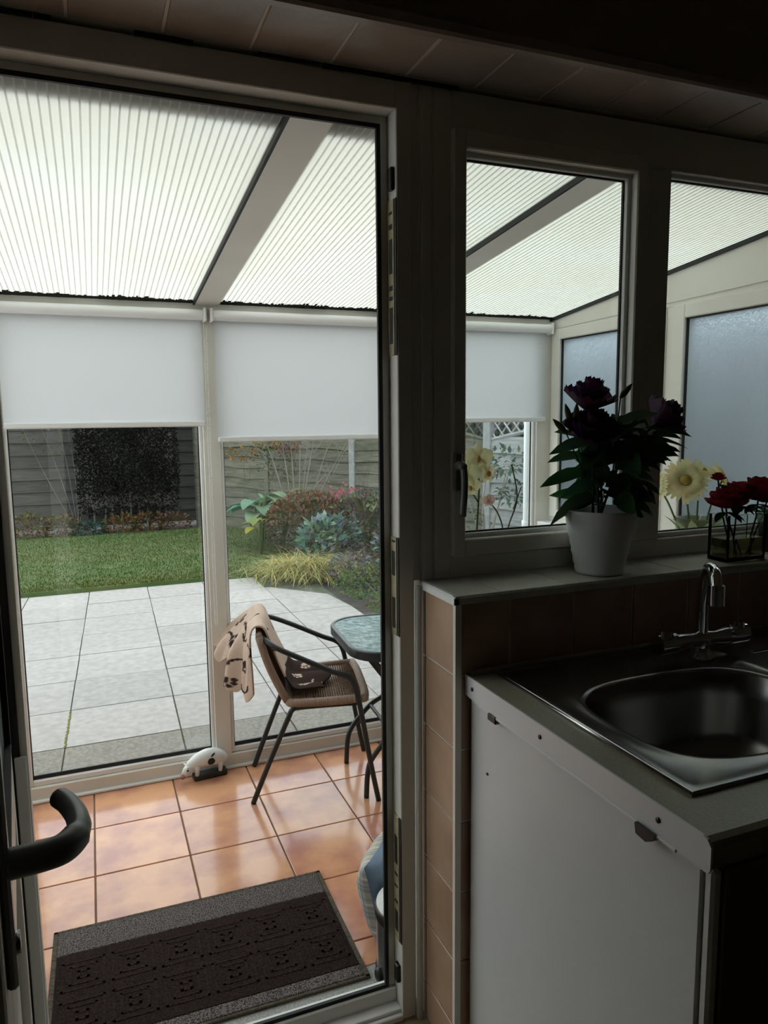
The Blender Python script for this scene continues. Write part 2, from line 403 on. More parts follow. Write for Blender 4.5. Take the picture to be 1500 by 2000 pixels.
b = MB(); b.box(-.178, .615, YF-.004, YF+.008, KF, .086, .002); b.box(-.178, .615, YF+.008, 1.497, KF, .094, .001); b.box(-.178, .615, 1.497, YB, KF, .128, .002)
dchild(b.build('threshold', 'pvc_white'))
dchild(bx('pale_stop_strip', 'pvc_white', None, -.170, -.149, 1.500, 1.5075, .14, .86, .002))  # paler strip over the lower part of the hinge-side stop
def keep(z0, z1, holes):
    k = dchild(bx('strike_plate', 'brass_keep', None, .6115, .6152, 1.470, 1.500, z0, z1, .001))
    b = MB()
    for (a, c) in holes: b.box(.6105, .6121, 1.476, 1.492, a, c)
    b.box(.6135, .6151, 1.4608, 1.4695, z0, z1)
    b.build('keep_slot', 'gasket', k)
keep(1.630, 1.949, [(1.80, 1.87), (1.655, 1.73), (1.765, 1.775), (1.745, 1.753), (1.89, 1.9), (1.92, 1.925)])
keep(1.014, 1.237, [(1.15, 1.205), (1.03, 1.10), (1.225, 1.229)])
keep(.265, .580, [(.46, .53), (.29, .34), (.40, .405), (.43, .436), (.36, .366)])
dchild(bx('keep_block', 'black_plastic', None, .606, .6155, 1.470, 1.490, .16, .205, .002))
dchild(bx('keep_block', 'black_plastic', None, .606, .6155, 1.468, 1.487, 1.966, 2.012, .002))

# ------------------------------------------------------------------ open door leaf (hinged on the far jamb)
hx, hy = -.168, 1.452; fx, fy = -.100, .690
dl = math.hypot(fx-hx, fy-hy); ang = math.atan2(fy-hy, fx-hx)
dr = struct(empty('door_1', (hx, hy, .10), ang), 'white plastic glazed door swung open into the kitchen', 'door')
# local: x along leaf from hinge, outer face at y=0 (towards +y local = right of travel), leaf thickness to -y
def dbox(name, m, x0, x1, y0, y1, z0, z1, bev=.002, par=None): return bx(name, m, par or dr, x0, x1, y0, y1, z0-.10, z1-.10, bev)
T0, T1 = -.062, 0.0
dbox('hinge_stile', 'pvc', .0, .060, T0, T1, .10, 2.10)
dbox('lock_stile', 'pvc', dl-.105, dl, T0, T1, .10, 2.10)
dbox('top_rail', 'pvc', .060, dl-.105, T0, T1, 1.995, 2.10)
dbox('mid_rail', 'pvc', .060, dl-.105, T0, T1, .80, .93)
dbox('bottom_rail', 'pvc', .060, dl-.105, T0, T1, .10, .24)
dbox('lower_panel', 'pvc_white', .060, dl-.105, -.045, -.015, .24, .80)
dbox('glass_pane', 'obscured_glass', .060, dl-.105, -.016, -.008, .93, 1.995, 0)
b = MB(); ring(b, .052, dl-.100, .825, 1.9, .070, dl-.112, .838, 1.887, -.012, .002); b.build('gasket', 'gasket', dr)
hb = dbox('handle_plate', 'handle_grey', dl-.062, dl-.032, 0, .010, .96, 1.20, .003)
b = MB(); zl = 1.082-.10; xl = dl-.046
pts = catmull([(xl, .008, zl), (xl, .040, zl), (xl-.004, .059, zl+.001), (xl-.028, .073, zl+.001), (xl-.065, .074, zl-.002), (xl-.100, .068, zl-.004), (xl-.122, .060, zl-.005)], 6)
n = len(pts); b.tube(pts, [.0125 + (.0025 if i < n*.45 else 0) - .001*(i/n) for i in range(n)], 14)
b.build('lever', 'handle_grey', hb, True)
b = MB(); b.tube([(xl, .0, 1.0-.10), (xl, .014, 1.0-.10)], .011, 14); b.build('lock_cylinder', 'steel', hb, True)

# ------------------------------------------------------------------ kitchen window
w1 = struct(empty('window_1', (1.5, YF, 1.137)), 'white plastic kitchen window above the sink', 'window')
w_inv = Matrix.Translation((-1.5, -YF, -1.137))
def wc(o, par=None): 
    o.parent = par or w1
    if not par: o.matrix_parent_inverse = w_inv
    return o
b = MB(); ring(b, .700, 2.42, 1.138, 2.176, .742, 2.38, 1.184, 2.078, YF, YB, .002); b.box(1.256, 1.333, YF, YB, 1.184, 2.078, .002)
wc(b.build('outer_frame', 'pvc'))
b = MB(); b.box(.651, .668, YF+.006, YB, 1.138, 2.176); b.box(.668, .700, YF+.004, YB, 1.138, 2.176); b.box(.672, .696, YF-.001, YF+.006, 1.138, 2.176, .002)
wc(b.build('cover_strip', 'pvc'))
sa = MB(); ring(sa, .740, 1.256, 1.186, 2.098, .772, 1.222, 1.224, 2.060, 1.446, 1.502, .003)
sash = wc(sa.build('sash', 'pvc'))
b = MB(); ring(b, .770, 1.224, 1.222, 2.062, .782, 1.212, 1.234, 2.050, 1.470, 1.486, .002); b.build('glazing_bead', 'pvc_white', sash)
b = MB(); ring(b, .778, 1.216, 1.230, 2.054, .785, 1.209, 1.2375, 2.0465, 1.483, 1.489); b.build('gasket', 'gasket', sash)
bx('pane', 'glass_kitchen', sash, .778, 1.216, 1.4885, 1.4925, 1.23, 2.054)
b = MB(); b.box(.738, .758, 1.434, 1.447, 1.335, 1.42, .003); hp = b.build('handle_plate', 'handle_grey', sash)
b = MB(); pts = catmull([(.747, 1.436, 1.392), (.747, 1.418, 1.393), (.749, 1.412, 1.380), (.749, 1.410, 1.34), (.746, 1.412, 1.283)], 6)
b.tube(pts, [.010]*10+[.008]*(len(pts)-10), 10); b.build('lever', 'handle_grey', hp, True)
b = MB(); ring(b, 1.331, 2.385, 1.182, 2.082, 1.345, 2.372, 1.196, 2.068, 1.476, 1.490, .002); wc(b.build('glazing_bead', 'pvc_white'))
b = MB(); ring(b, 1.341, 2.376, 1.192, 2.072, 1.3475, 2.369, 1.199, 2.065, 1.488, 1.494); wc(b.build('gasket', 'gasket'))
wc(bx('pane', 'glass_kitchen', None, 1.341, 2.376, 1.4935, 1.4975, 1.192, 2.072))
# ledge on the conservatory side
struct(bx('trim_2', 'pvc_white', None, .70, 2.05, YB+.001, 1.76, .985, 1.01, .004), 'white window board under the kitchen window inside the conservatory', 'window board')
struct(bx('wall_outer', 'outer_render', None, .69, 2.04, YB+.0005, YB+.03, .0, .985), 'rendered house wall under the conservatory window board', 'wall')

# ================================================================== CONSERVATORY
YW = 3.05
fl = struct(bx('floor', 'grout_dark', None, -1.14, 2.09, YB, 3.12, -.06, -.006), 'conservatory floor of glossy terracotta tiles', 'floor')
TP = .3075; tX0 = -.0665; tY0 = 2.7645
fcut = {}
def ftile(x0, x1, y0, y1):
    w, d = round(x1-x0-.005, 4), round(y1-y0-.005, 4); k = (w, d)
    if k not in fcut:
        b = MB(); b.box(-w/2, w/2, -d/2, d/2, -.010, 0, .0018); fcut[k] = b.mesh('tile', 'tile_terracotta')
    inst(fcut[k], 'tile', fl, ((x0+x1)/2, (y0+y1)/2, 0))
ys = [1.737] + [tY0+TP*k for k in (-3, -2, -1, 0)] + [YW-.005]
for i in range(-4, 7):
    x0, x1 = tX0+TP*i, tX0+TP*(i+1)
    x0 = max(x0, -1.13); x1 = min(x1, 2.08)
    if x1-x0 < .02: continue
    for j in range(len(ys)-1): ftile(x0, x1, ys[j], ys[j+1])
b = MB(); b.box(-1.13, 2.08, YB+.031, 1.735, -.02, .0012, .001); o = b.build('threshold_slab', 'granite', fl)

ROOF0, RS = 1.947, .1055
def rz(y): return ROOF0+(YW-y)*RS
PX = [-1.135, -.335, .46, 1.255, 2.046]
# front frame
fr = struct(empty('trim_3', (.46, YW, 0)), 'white plastic glazing frame of the conservatory front', 'window frame')
fi = Matrix.Translation((-.46, -YW, 0))
def fc(o): o.parent = fr; o.matrix_parent_inverse = fi; return o
for x in PX: fc(bx('post', 'pvc', None, x-.034, x+.034 if x < 2 else 2.15, YW, 3.115, 0, 1.947, .003))
fc(bx('bottom_rail', 'pvc', None, -1.135, 2.08, YW-.001, 3.115, 0, .062, .003))
fc(bx('top_beam', 'pvc', None, -1.135, 2.09, YW-.004, 3.115, 1.905, 1.962, .003))
fc(bx('floor_bead', 'pvc_white', None, -1.135, 2.06, YW-.016, YW, .0, .014, .004))
for i in range(4):
    xa, xb = PX[i]+.034, PX[i+1]-.034
    w = struct(empty('window_%d' % (i+2), ((xa+xb)/2, YW, .062)),
               ['clear full-height conservatory pane beside the open door', 'clear full-height pane facing the lawn and hedge',
                'clear full-height pane behind the rattan chair', 'clear full-height pane in the conservatory corner'][i], 'window')
    wi = Matrix.Translation((-(xa+xb)/2, -YW, -.062))
    def c2(o): o.parent = w; o.matrix_parent_inverse = wi; return o
    b = MB(); ring(b, xa, xb, .062, 1.905, xa+.014, xb-.014, .085, 1.89, YW+.012, YW+.03, .003); c2(b.build('glazing_bead', 'pvc_white'))
    b = MB(); ring(b, xa+.010, xb-.010, .082, 1.9, xa+.0180, xb-.0180, .1010, 1.885, YW+.026, YW+.032); c2(b.build('gasket', 'gasket'))
    c2(bx('pane', 'glass', None, xa+.010, xb-.010, YW+.033, YW+.037, .082, 1.9))
# side wall with obscured panes
sw = struct(empty('wall_side', (2.09, 2.3, 0)), 'conservatory side wall with low base and white glazing frame', 'wall')
si = Matrix.Translation((-2.09, -2.3, 0))
def sc(o): o.parent = sw; o.matrix_parent_inverse = si; return o
sc(bx('base_wall', 'outer_render', None, 2.09, 2.20, YB+.03, 3.115, 0, .955))
sc(bx('window_board', 'pvc_white', None, 2.02, 2.20, YB+.03, YW, .955, .985, .004))
b = MB(); b.prism([(3.10, 1.905), (3.10, rz(3.10)), (1.56, rz(1.56)), (1.56, 1.935)], 'x', 2.085, 2.15); sc(b.build('gable_beam', 'pvc'))
b = MB(); b.prism([(3.08, rz(3.08)-.003), (3.08, rz(3.08)+.012), (1.56, rz(1.56)+.012), (1.56, rz(1.56)-.003)], 'x', 2.075, 2.086); sc(b.build('roof_seal', 'gasket'))
b = MB()
ring(b, 1.56, 3.06, .985, 1.935, 1.62, 3.03, 1.01, 1.905, 2.09, 2.15, .002, 'x'); b.box(2.09, 2.15, 2.245, 2.285, 1.01, 1.905, .002)
sc(b.build('glazing_frame', 'pvc'))
for k, (ya, yb, lab) in enumerate([(2.285, 3.03, 'obscured glass side window nearest the garden'), (1.62, 2.245, 'obscured glass side window nearest the house')]):
    w = struct(empty('window_%d' % (k+6), (2.09, (ya+yb)/2, 1.01)), lab, 'window')
    wi2 = Matrix.Translation((-2.09, -(ya+yb)/2, -1.01))
    def c3(o): o.parent = w; o.matrix_parent_inverse = wi2; return o
    b = MB(); ring(b, ya, yb, 1.01, 1.905, ya+.06, yb-.06, 1.045, 1.855, 2.078, 2.135, .003, 'x'); c3(b.build('sash', 'pvc'))
    b = MB(); ring(b, ya+.056, yb-.056, 1.041, 1.859, ya+.065, yb-.065, 1.05, 1.85, 2.09, 2.10, 0, 'x'); c3(b.build('gasket', 'gasket'))
    c3(bx('pane', 'obscured_glass', None, 2.101, 2.105, ya+.056, yb-.056, 1.041, 1.859))
# other side wall (beyond the door)
sl = struct(empty('wall_side', (-1.13, 2.3, 0)), 'conservatory side wall beyond the open door', 'wall')
li = Matrix.Translation((1.13, -2.3, 0))
def lc(o): o.parent = sl; o.matrix_parent_inverse = li; return o
lc(bx('base_wall', 'outer_render', None, -1.24, -1.14, YB, 3.115, 0, .955))
b = MB(); ring(b, YB, 3.10, .955, 1.96, 1.60, 3.04, 1.0, 1.90, -1.20, -1.14, .002, 'x'); b.box(-1.20, -1.14, 2.25, 2.32, 1.0, 1.9); lc(b.build('glazing_frame', 'pvc'))
lc(bx('pane', 'glass', None, -1.172, -1.168, 1.60, 3.04, 1.0, 1.9))
b = MB(); b.prism([(3.10, 1.955), (3.10, rz(3.10)), (YB, rz(YB)), (YB, 1.955)], 'x', -1.20, -1.14); lc(b.build('gable_beam', 'pvc'))
# roof
rf = struct(empty('roof', (.46, 2.3, rz(2.3))), 'lean-to roof of fluted translucent plastic sheets', 'roof')
ri = Matrix.Translation((-.46, -2.3, -rz(2.3)))
def rc(o): o.parent = rf; o.matrix_parent_inverse = ri; return o
def sheetprism(b, x0, x1, y0, y1, d0, d1): b.prism([(y1, rz(y1)+d0), (y1, rz(y1)+d1), (y0, rz(y0)+d1), (y0, rz(y0)+d0)], 'x', x0, x1)
for x in PX[1:4]:
    b = MB(); sheetprism(b, x-.0455, x+.0455, 1.532, 3.10, -.002, .045); r_ = rc(b.build('rafter', 'pvc'))
    b = MB(); sheetprism(b, x-.053, x-.0455, 1.532, 3.06, -.001, .016); b.build('rafter_seal', 'gasket', r_)
for i in range(4):
    xa, xb = PX[i]+.0455, PX[i+1]-.0455
    if i == 3: xb = 2.085
    b = MB(); sheetprism(b, xa, xb, 1.532, 3.13, .016, .019); sh = rc(b.build('roof_sheet', 'polycarb'))
    b = MB(); k = xa+.012
    while k < xb-.006: sheetprism(b, k-.0020, k+.0020, 1.532, 3.07, .0140, .0156); k += .0185
    stuff(b.build('fluting', 'flute', sh))
    b = MB(); rr = random.Random(i); k = xa
    while k < xb:
        a = rr.uniform(.010, .030)*(1.5 if rr.random() < .35 else 1)*(.6+.5*math.sin(k*9)**2); w = rr.uniform(.004, .012)
        b.prism([(3.06, rz(3.06)+.004), (3.06, rz(3.06)+.0105), (3.035-a, rz(3.03-a)+.0105), (3.035-a, rz(3.03-a)+.009)], 'x', k, min(k+w, xb)); k += w*.9
    stuff(b.build('mould_stain', 'mould', sh))
b = MB(); sheetprism(b, -1.2, 2.15, 1.50, 1.63, .034, .038); rc(b.build('flashing', 'lead'))
# house wall above the conservatory roof
struct(bx('wall_upper', 'outer_render', None, -4.0, 4.0, YB+.001, YB+.06, 2.17, 2.85), 'rendered house wall above the conservatory roof', 'wall')

# ------------------------------------------------------------------ roller blinds
def blind(xa, xb, zb, label, chain=True, cz=.65):
    r = tag(empty('roller_blind', ((xa+xb)/2, YW-.03, zb)), label, 'blind', 'white roller blinds on the conservatory front')
    inv = Matrix.Translation((-(xa+xb)/2, -(YW-.03), -zb))
    def c(o): o.parent = r; o.matrix_parent_inverse = inv; return o
    b = MB(); b.tube([(xa, YW-.034, 1.906), (xb, YW-.034, 1.906)], .021, 18); c(auto_smooth(b.build('roller', 'pvc_blind'), 50))
    b = MB()
    b.grid(lambda u, v: (xa+.006+(xb-xa-.012)*u, YW-.0165+.0012*math.sin(v*5+u*2), 1.90-(1.90-zb-.01)*v), 16, 14)
    c(b.build('fabric', 'blind_fabric', None, True))
    b = MB(); b.box(xa+.006, xb-.006, YW-.024, YW-.009, zb, zb+.022, .004); c(b.build('bottom_bar', 'pvc_blind'))
    for q_ in (xb+.0005, xa-.0115): c(bx('bracket', 'pvc_white', None, q_, q_+.011, YW-.056, YW-.002, 1.880, 1.932, .003))
    if chain:
        b = MB(); z_ = 1.87; n = 0
        while z_ > cz:
            t = (1.87-z_)/(1.87-cz); dx = .0045
            for s_ in (-1, 1): b.ell((xb+.007+s_*dx, YW-.028+.012*t, z_), (.0023, .0023, .0023), 6, 4)
            z_ -= .0062
        for k in range(6): b.ell((xb+.007+.0045*math.cos(PI*k/5), YW-.016, cz-.0045*math.sin(PI*k/5)), (.0023,)*3, 6, 4)
        stuff(c(b.build('bead_chain', 'pvc_white', None, True)))
    return r
blind(-1.10, -.352, 1.47, 'lowered white roller blind beside the open door, near the conservatory side wall', False)
blind(-.318, .440, 1.470, 'lowered white roller blind above the lawn and hedge view', True, .65)
blind(.478, 1.238, 1.405, 'white roller blind above the rattan chair, lowered slightly further than its neighbours', False)
blind(1.275, 2.055, 1.470, 'lowered white roller blind beside the obscured side window', False)

# ================================================================== CONSERVATORY THINGS
# ---- doormat
MX0, MX1, MY0, MY1 = -.185, .622, 1.695, 2.195
dm = tag(empty('doormat', ((MX0+MX1)/2, (MY0+MY1)/2, .002), math.radians(-.8)), 'dark brown doormat with speckled grey end bands on terracotta tiles', 'doormat')
hw, hd_ = (MX1-MX0)/2, (MY1-MY0)/2
bx('pile', 'mat_dark', dm, -hw+.014, hw-.014, -hd_+.050, hd_-.115, 0, .009, .002)
bx('speckled_band', 'mat_speckle', dm, -hw+.014, hw-.014, hd_-.115, hd_-.012, 0, .0092, .002)
bx('speckled_band', 'mat_speckle', dm, -hw+.014, hw-.014, -hd_+.010, -hd_+.050, 0, .0092, .002)
b = MB(); ring(b, -hw, hw, -hd_, hd_, -hw+.014, hw-.014, -hd_+.010, hd_-.012, 0, 1)
b2 = MB()
for (x0, x1, y0, y1) in [(-hw, -hw+.014, -hd_, hd_), (hw-.014, hw, -hd_, hd_), (-hw, hw, hd_-.012, hd_), (-hw, hw, -hd_, -hd_+.010)]: b2.box(x0, x1, y0, y1, 0, .008, .002)
rr = random.Random(5)
for k in range(90):
    t = rr.uniform(-hw, hw); y = hd_
    if k > 50: t = rr.uniform(-hd_, hd_); b2.tube([(rr.choice((-hw, hw)), t, .004), (rr.choice((-hw, hw))*1.0+0, t+.004, .006)], .0006, 4) if False else None
    else: b2.tube([(t, y-.002, .005), (t+rr.uniform(-.006, .006), y+rr.uniform(.002, .007), .004)], .0007, 4)
b2.build('binding', 'mat_edge', dm)
b = MB()
for i in range(6):                                  # raised square key motifs
    for j in range(2):
        cx = -hw+.085+i*.128; cy = -hd_+.145+j*.148
        for s_, t_ in ((.056, .007), (.036, .006), (.016, .008)):
            for (x0, x1, y0, y1) in [(-s_, s_, s_-t_, s_), (-s_, s_, -s_, -s_+t_), (-s_, -s_+t_, -s_, s_), (s_-t_, s_, -s_, s_)]:
                b.box(cx+x0, cx+x1, cy+y0, cy+y1, .0085, .0103)
b.build('raised_motif', 'mat_raised', dm)

# ---- rattan chair
CH = (.785, 2.815); CR = math.radians(-12.5)
ch = tag(empty('garden_chair', (CH[0], CH[1], .001), CR), 'black tubular bistro chair with woven brown rattan seat', 'chair')
R_ = .0105
def sym(f):
    for s_ in (1, -1): f(s_)
def armleg(s_):
    b = MB(); pts = [(.245, .222*s_, 0), (.215, .224*s_, .16), (.175, .226*s_, .40), (.155, .227*s_, .485), (.128, .228*s_, .518), (.07, .228*s_, .542), (-.05, .224*s_, .600), (-.135, .210*s_, .640), (-.178, .172*s_, .662), (-.200, .10*s_, .674), (-.206, 0, .678)]
    b.tube(catmull(pts, 5), R_, 10); return b
for s_ in (1, -1): armleg(s_).build('arm_and_front_leg', 'black_metal', ch, True)
for s_ in (1, -1):
    b = MB(); b.tube(catmull([(-.243, .158*s_, 0), (-.180, .174*s_, .16), (-.100, .192*s_, .350), (-.082, .195*s_, .386), (-.05, .197*s_, .396), (.17, .207*s_, .402)], 5), R_, 10); b.build('rear_leg', 'black_metal', ch, True)
b = MB()
sp = [(-.17, -.195), (.205, -.208), (.205, .208), (-.17, .195)]
loop = catmull([(-.095, -.17, .412), (-.06, -.197, .412), (.165, -.212, .42), (.20, -.19, .422), (.207, 0, .420), (.20, .19, .422), (.165, .212, .42), (-.06, .197, .412), (-.095, .17, .412), (-.098, 0, .41), (-.095, -.17, .412)], 5)
b.tube(loop, .0165, 10, False); b.build('seat_rim', 'rattan_frame', ch, True)
b = MB()
for k in range(26):
    l_ = -.185+.37*k/25; b.tube([(-.095, l_*.95, .414), (.04, l_, .409), (.20, l_*1.03, .420)], .0042, 5)
for k in range(30):
    f_ = -.088+.278*k/29; hw_ = .19+.012*(f_+.09)/.28
    b.tube([(f_, -hw_, .4165), (f_, 0, .412), (f_, hw_, .4165)], .0032, 5)
b.build('woven_seat', 'rattan', ch, True)
b = MB()
def bk(t, l_): return (-.100-.100*t-.01*math.sin(PI*t), l_, .415+.260*t)
b.tube([bk(k/8, -.175) for k in range(9)], .015, 8); b.tube([bk(k/8, .175) for k in range(9)], .015, 8)
b.tube([bk(1, -.175+.35*k/6) for k in range(7)], .013, 8)
b.build('back_rim', 'rattan_frame', ch, True)
b = MB()
for k in range(22): b.tube([bk(j/6, -.165+.33*k/21) for j in range(7)], .004, 5)
for k in range(20): b.tube([bk((k+.5)/20, -.172), bk((k+.5)/20, .172)], .0032, 5)
b.build('woven_back', 'rattan', ch, True)

# ---- fleece blanket over the chair back (printed with paws and bones)
def paw(u, v, cx, cy, s, a=0):
    x = u-cx; y = v-cy; x, y = (x*math.cos(a)+y*math.sin(a))/s, (-x*math.sin(a)+y*math.cos(a))/s
    if (x/.55)**2+((y+.25)/.45)**2 < 1: return True
    for tx, ty in ((-.62, .25), (-.24, .62), (.24, .62), (.62, .25)):
        if ((x-tx)/.2)**2+((y-ty)/.28)**2 < 1: return True
    return False
def arc(u, v, cx, cy, r, w, a0, a1):
    d = math.hypot(u-cx, v-cy)
    if abs(d-r) > w: return False
    a = math.atan2(v-cy, u-cx) % (2*PI)
    return a0 <= a <= a1
prof = catmull([(.105, 0, .433), (.01, 0, .436), (-.050, 0, .437), (-.080, 0, .462), (-.112, 0, .53), (-.147, 0, .62), (-.172, 0, .686), (-.190, 0, .704), (-.212, 0, .702), (-.226, 0, .672), (-.228, 0, .60), (-.224, 0, .52), (-.220, 0, .44), (-.216, 0, .37)], 8)
plen = [0]
for i in range(1, len(prof)): plen.append(plen[-1]+(prof[i]-prof[i-1]).length)
PL = plen[-1]
def pat(d):
    d = max(0, min(PL, d))
    for i in range(1, len(plen)):
        if plen[i] >= d:
            t = (d-plen[i-1])/(plen[i]-plen[i-1]); return prof[i-1].lerp(prof[i], t)
    return prof[-1]
def tailend(u):   # u 0 near .. 1 far : hem of hanging side (fraction of PL)
    return .925+.035*math.sin(u*9)-.30*max(0, u-.30) + .03*math.sin(u*21)
def headstart(u): return .03+.10*abs(u-.35)+.03*math.sin(u*9)
def bl(u, v):
    l_ = -.155+.345*u
    d = PL*(headstart(u)+(tailend(u)-headstart(u))*v)
    p = pat(d); hang = max(0, (d/PL-.60)/.40)
    front = max(0, 1-d/PL/.30)
    fold = math.sin(u*19+.6)+.5*math.sin(u*33+1)
    f_ = p.x - .30*hang**1.05*(u**1.0) - .020*min(1, hang*2.5)*fold*min(1, u*5) - .004*math.sin(u*11+v*6) - .006 - .03*u*math.sin(PI*min(1, hang*1.4))
    z_ = p.z + .022*front*abs(math.sin(u*8+1)) + .012*math.sin(u*6+2)*(1-hang)*max(0, math.sin(PI*min(1, d/PL*1.5)))*.6
    l2 = l_*(1-.25*hang) + .012*hang*math.sin(u*13)
    return (f_, l2, z_)
def blc(u, v):
    x = u*.34; d = PL*(headstart(u)+(tailend(u)-headstart(u))*v)
    beige, dark = (.60, .46, .37), (.042, .026, .022)
    rev = d < .235+.015*math.sin(u*6)
    a, c = (dark, beige) if rev else (beige, dark)
    for (cx, cy, s, an) in [(.055, .66, .034, .4), (.20, .60, .034, 2.9), (.13, .735, .030, .9), (.27, .53, .030, .5), (.12, .375, .024, 1.2), (.02, .36, .024, 2.2), (.06, .12, .034, .4), (.17, .15, .032, 1.0), (.27, .11, .03, 2), (.26, .38, .026, 0)]:
        if paw(x, d, cx, cy, s, an): return c
    for (cx, cy, r, w, a0, a1) in [(.13, .55, .036, .0045, 2.6, 6.2), (.085, .54, .024, .0045, 0, 2.8), (.05, .74, .030, .0045, 0, 3.4), (.10, .67, .030, .0045, 3.0, 6.28), (.02, .585, .024, .0045, 2, 6), (.20, .50, .028, .0045, 1, 4.5), (.25, .60, .026, .0045, 3, 6.2), (.16, .66, .024, .0045, 0, 4), (.05, .46, .028, .004, 4, 6.28), (.10, .07, .026, .004, 1, 4), (.30, .66, .02, .004, 1, 5)]:
        if arc(x, d, cx, cy, r, w, a0, a1): return c
    return a
b = MB(); b.grid(bl, 90, 190, blc)
o = b.build('fleece_blanket', 'fleece', None, True); o.location = (CH[0], CH[1], .001); o.rotation_euler = (0, 0, CR)
sd = o.modifiers.new('thickness', 'SOLIDIFY'); sd.thickness = .007; sd.offset = 1
tag(o, 'beige fleece blanket with dark paw prints draped over the chair back', 'blanket')

# ---- small glass-topped table
TZ = .622; tc_ = (1.165, 2.725)
tb = tag(empty('bistro_table', (tc_[0], tc_[1], .001), math.radians(-4)), 'small bistro table with aqua patterned glass top and black legs', 'table')
def rsq(h_, r, n=8):
    pts = []
    for cx, cy, a0 in ((h_-r, h_-r, 0), (-h_+r, h_-r, PI/2), (-h_+r, -h_+r, PI), (h_-r, -h_+r, 1.5*PI)):
        for k in range(n+1): a = a0+PI/2*k/n; pts.append((cx+r*math.cos(a), cy+r*math.sin(a)))
    return pts
o_, i_ = rsq(.275, .14), rsq(.260, .127); n = len(o_)
b = MB(); vs = [(x, y, TZ-.034) for x, y in o_]+[(x, y, TZ-.002) for x, y in o_]+[(x*.985, y*.985, TZ+.002) for x, y in o_]+[(x, y, TZ+.002) for x, y in i_]+[(x, y, TZ-.034) for x, y in i_]
fs = [(r*n+k, r*n+(k+1) % n, ((r+1) % 5)*n+(k+1) % n, ((r+1) % 5)*n+k) for r in range(5) for k in range(n)]
b.add(vs, fs); auto_smooth(b.build('rim', 'black_metal', tb), 50)
b = MB(); b.prism(i_, 'z', TZ-.006, TZ-.001); b.build('glass_top', 'table_glass', tb)
for s_ in (1, -1):
    for q in (1, -1):
        b = MB(); yy = .155*s_ + .0
        b.tube(catmull([(-.215*q, yy, 0), (-.208*q, yy, .10), (-.185*q, yy+.004*q, .160), (-.10*q, yy+.012*q, .245), (.0, yy+.012*q, .318), (.20*q, yy+.012*q, TZ-.03)], 6), .0105, 10)
        b.build('leg', 'black_metal', tb, True)
for q in (1, -1): b = MB(); b.tube([(-.10*q, -.155, .245), (-.10*q, .155, .245)], .008, 8); b.build('cross_bar', 'black_metal', tb, True)

# ---- pig / cow shaped door weight
pg = tag(empty('door_weight', (.372, 3.004, .001), math.radians(6)), 'white animal shaped door weight with black spot on dark base', 'ornament')
bx('base', 'black_metal', pg, -.052, .088, -.022, .022, 0, .024, .003)
b = MB()
bodyp = [(-.072, .060, .016), (-.055, .068, .024), (-.025, .080, .032), (.010, .086, .036), (.045, .083, .035), (.070, .074, .028), (.085, .062, .015)]
pts = [(x, 0, z) for x, z, r in bodyp]; b.tube(catmull(pts, 4), [Vector((r, 0, 0)).x for r in [bodyp[min(6, int(i/4))][2]*(1-(i % 4)/4)+bodyp[min(6, int(i/4)+1)][2]*((i % 4)/4) for i in range(25)]], 16)
for (x, y) in ((-.035, -.016), (-.035, .016), (.062, -.016), (.062, .016)):
    b.tube([(x, y, .066), (x-.002, y, .040), (x-.004, y, .023)], [.016, .0095, .0085], 10)
b.tube([(-.058, 0, .062), (-.078, -.004, .046), (-.094, -.006, .032)], [.021, .020, .012], 12)
b.build('body', 'ornament_white', pg, True)
b = MB(); b.tube([(-.092, -.006, .033), (-.103, -.007, .027)], [.0135, .0125], 12); b.build('snout', 'ornament_pink', pg, True)
b = MB()
for s_ in (-1, 1): b.leaf((-.070, .010*s_, .058), (-.6, .7*s_, .5), (0, 0, 1), .030, .016, (1, 1, 1))
b.build('ear', 'ornament_white', pg)
b = MB()
for k in range(18):
    pass
def spot(b, cx, cz, rx, rzz, a=0, n=22):
    # patch hugging the flank
    vs = []
    for j in range(4):
        for k in range(n):
            t = 2*PI*k/n; q = j/3
            x = rx*q*math.cos(t); z = rzz*q*math.sin(t)
            x, z = x*math.cos(a)-z*math.sin(a), x*math.sin(a)+z*math.cos(a)
            X = cx+x; Z = cz+z
            zc = .084; r = .0365
            y = -math.sqrt(max(1e-6, r*r-(Z-zc)**2))-.0006
            vs.append((X, y, Z))
    fs = [(j*n+k, j*n+(k+1) % n, (j+1)*n+(k+1) % n, (j+1)*n+k) for j in range(3) for k in range(n)]
    b.add(vs, fs)
spot(b, .018, .080, .0155, .0155); spot(b, .027, .105, .0105, .0036, .5)
b.build('black_spot', 'ornament_black', pg, True)
b = MB(); b.ell((-.078, -.022, .056), (.005, .004, .004)); b.build('eye', 'ornament_black', pg, True)
b = MB(); b.ell((-.094, .0, .020), (.008, .008, .007)); b.build('mouth', 'ornament_black', pg, True)

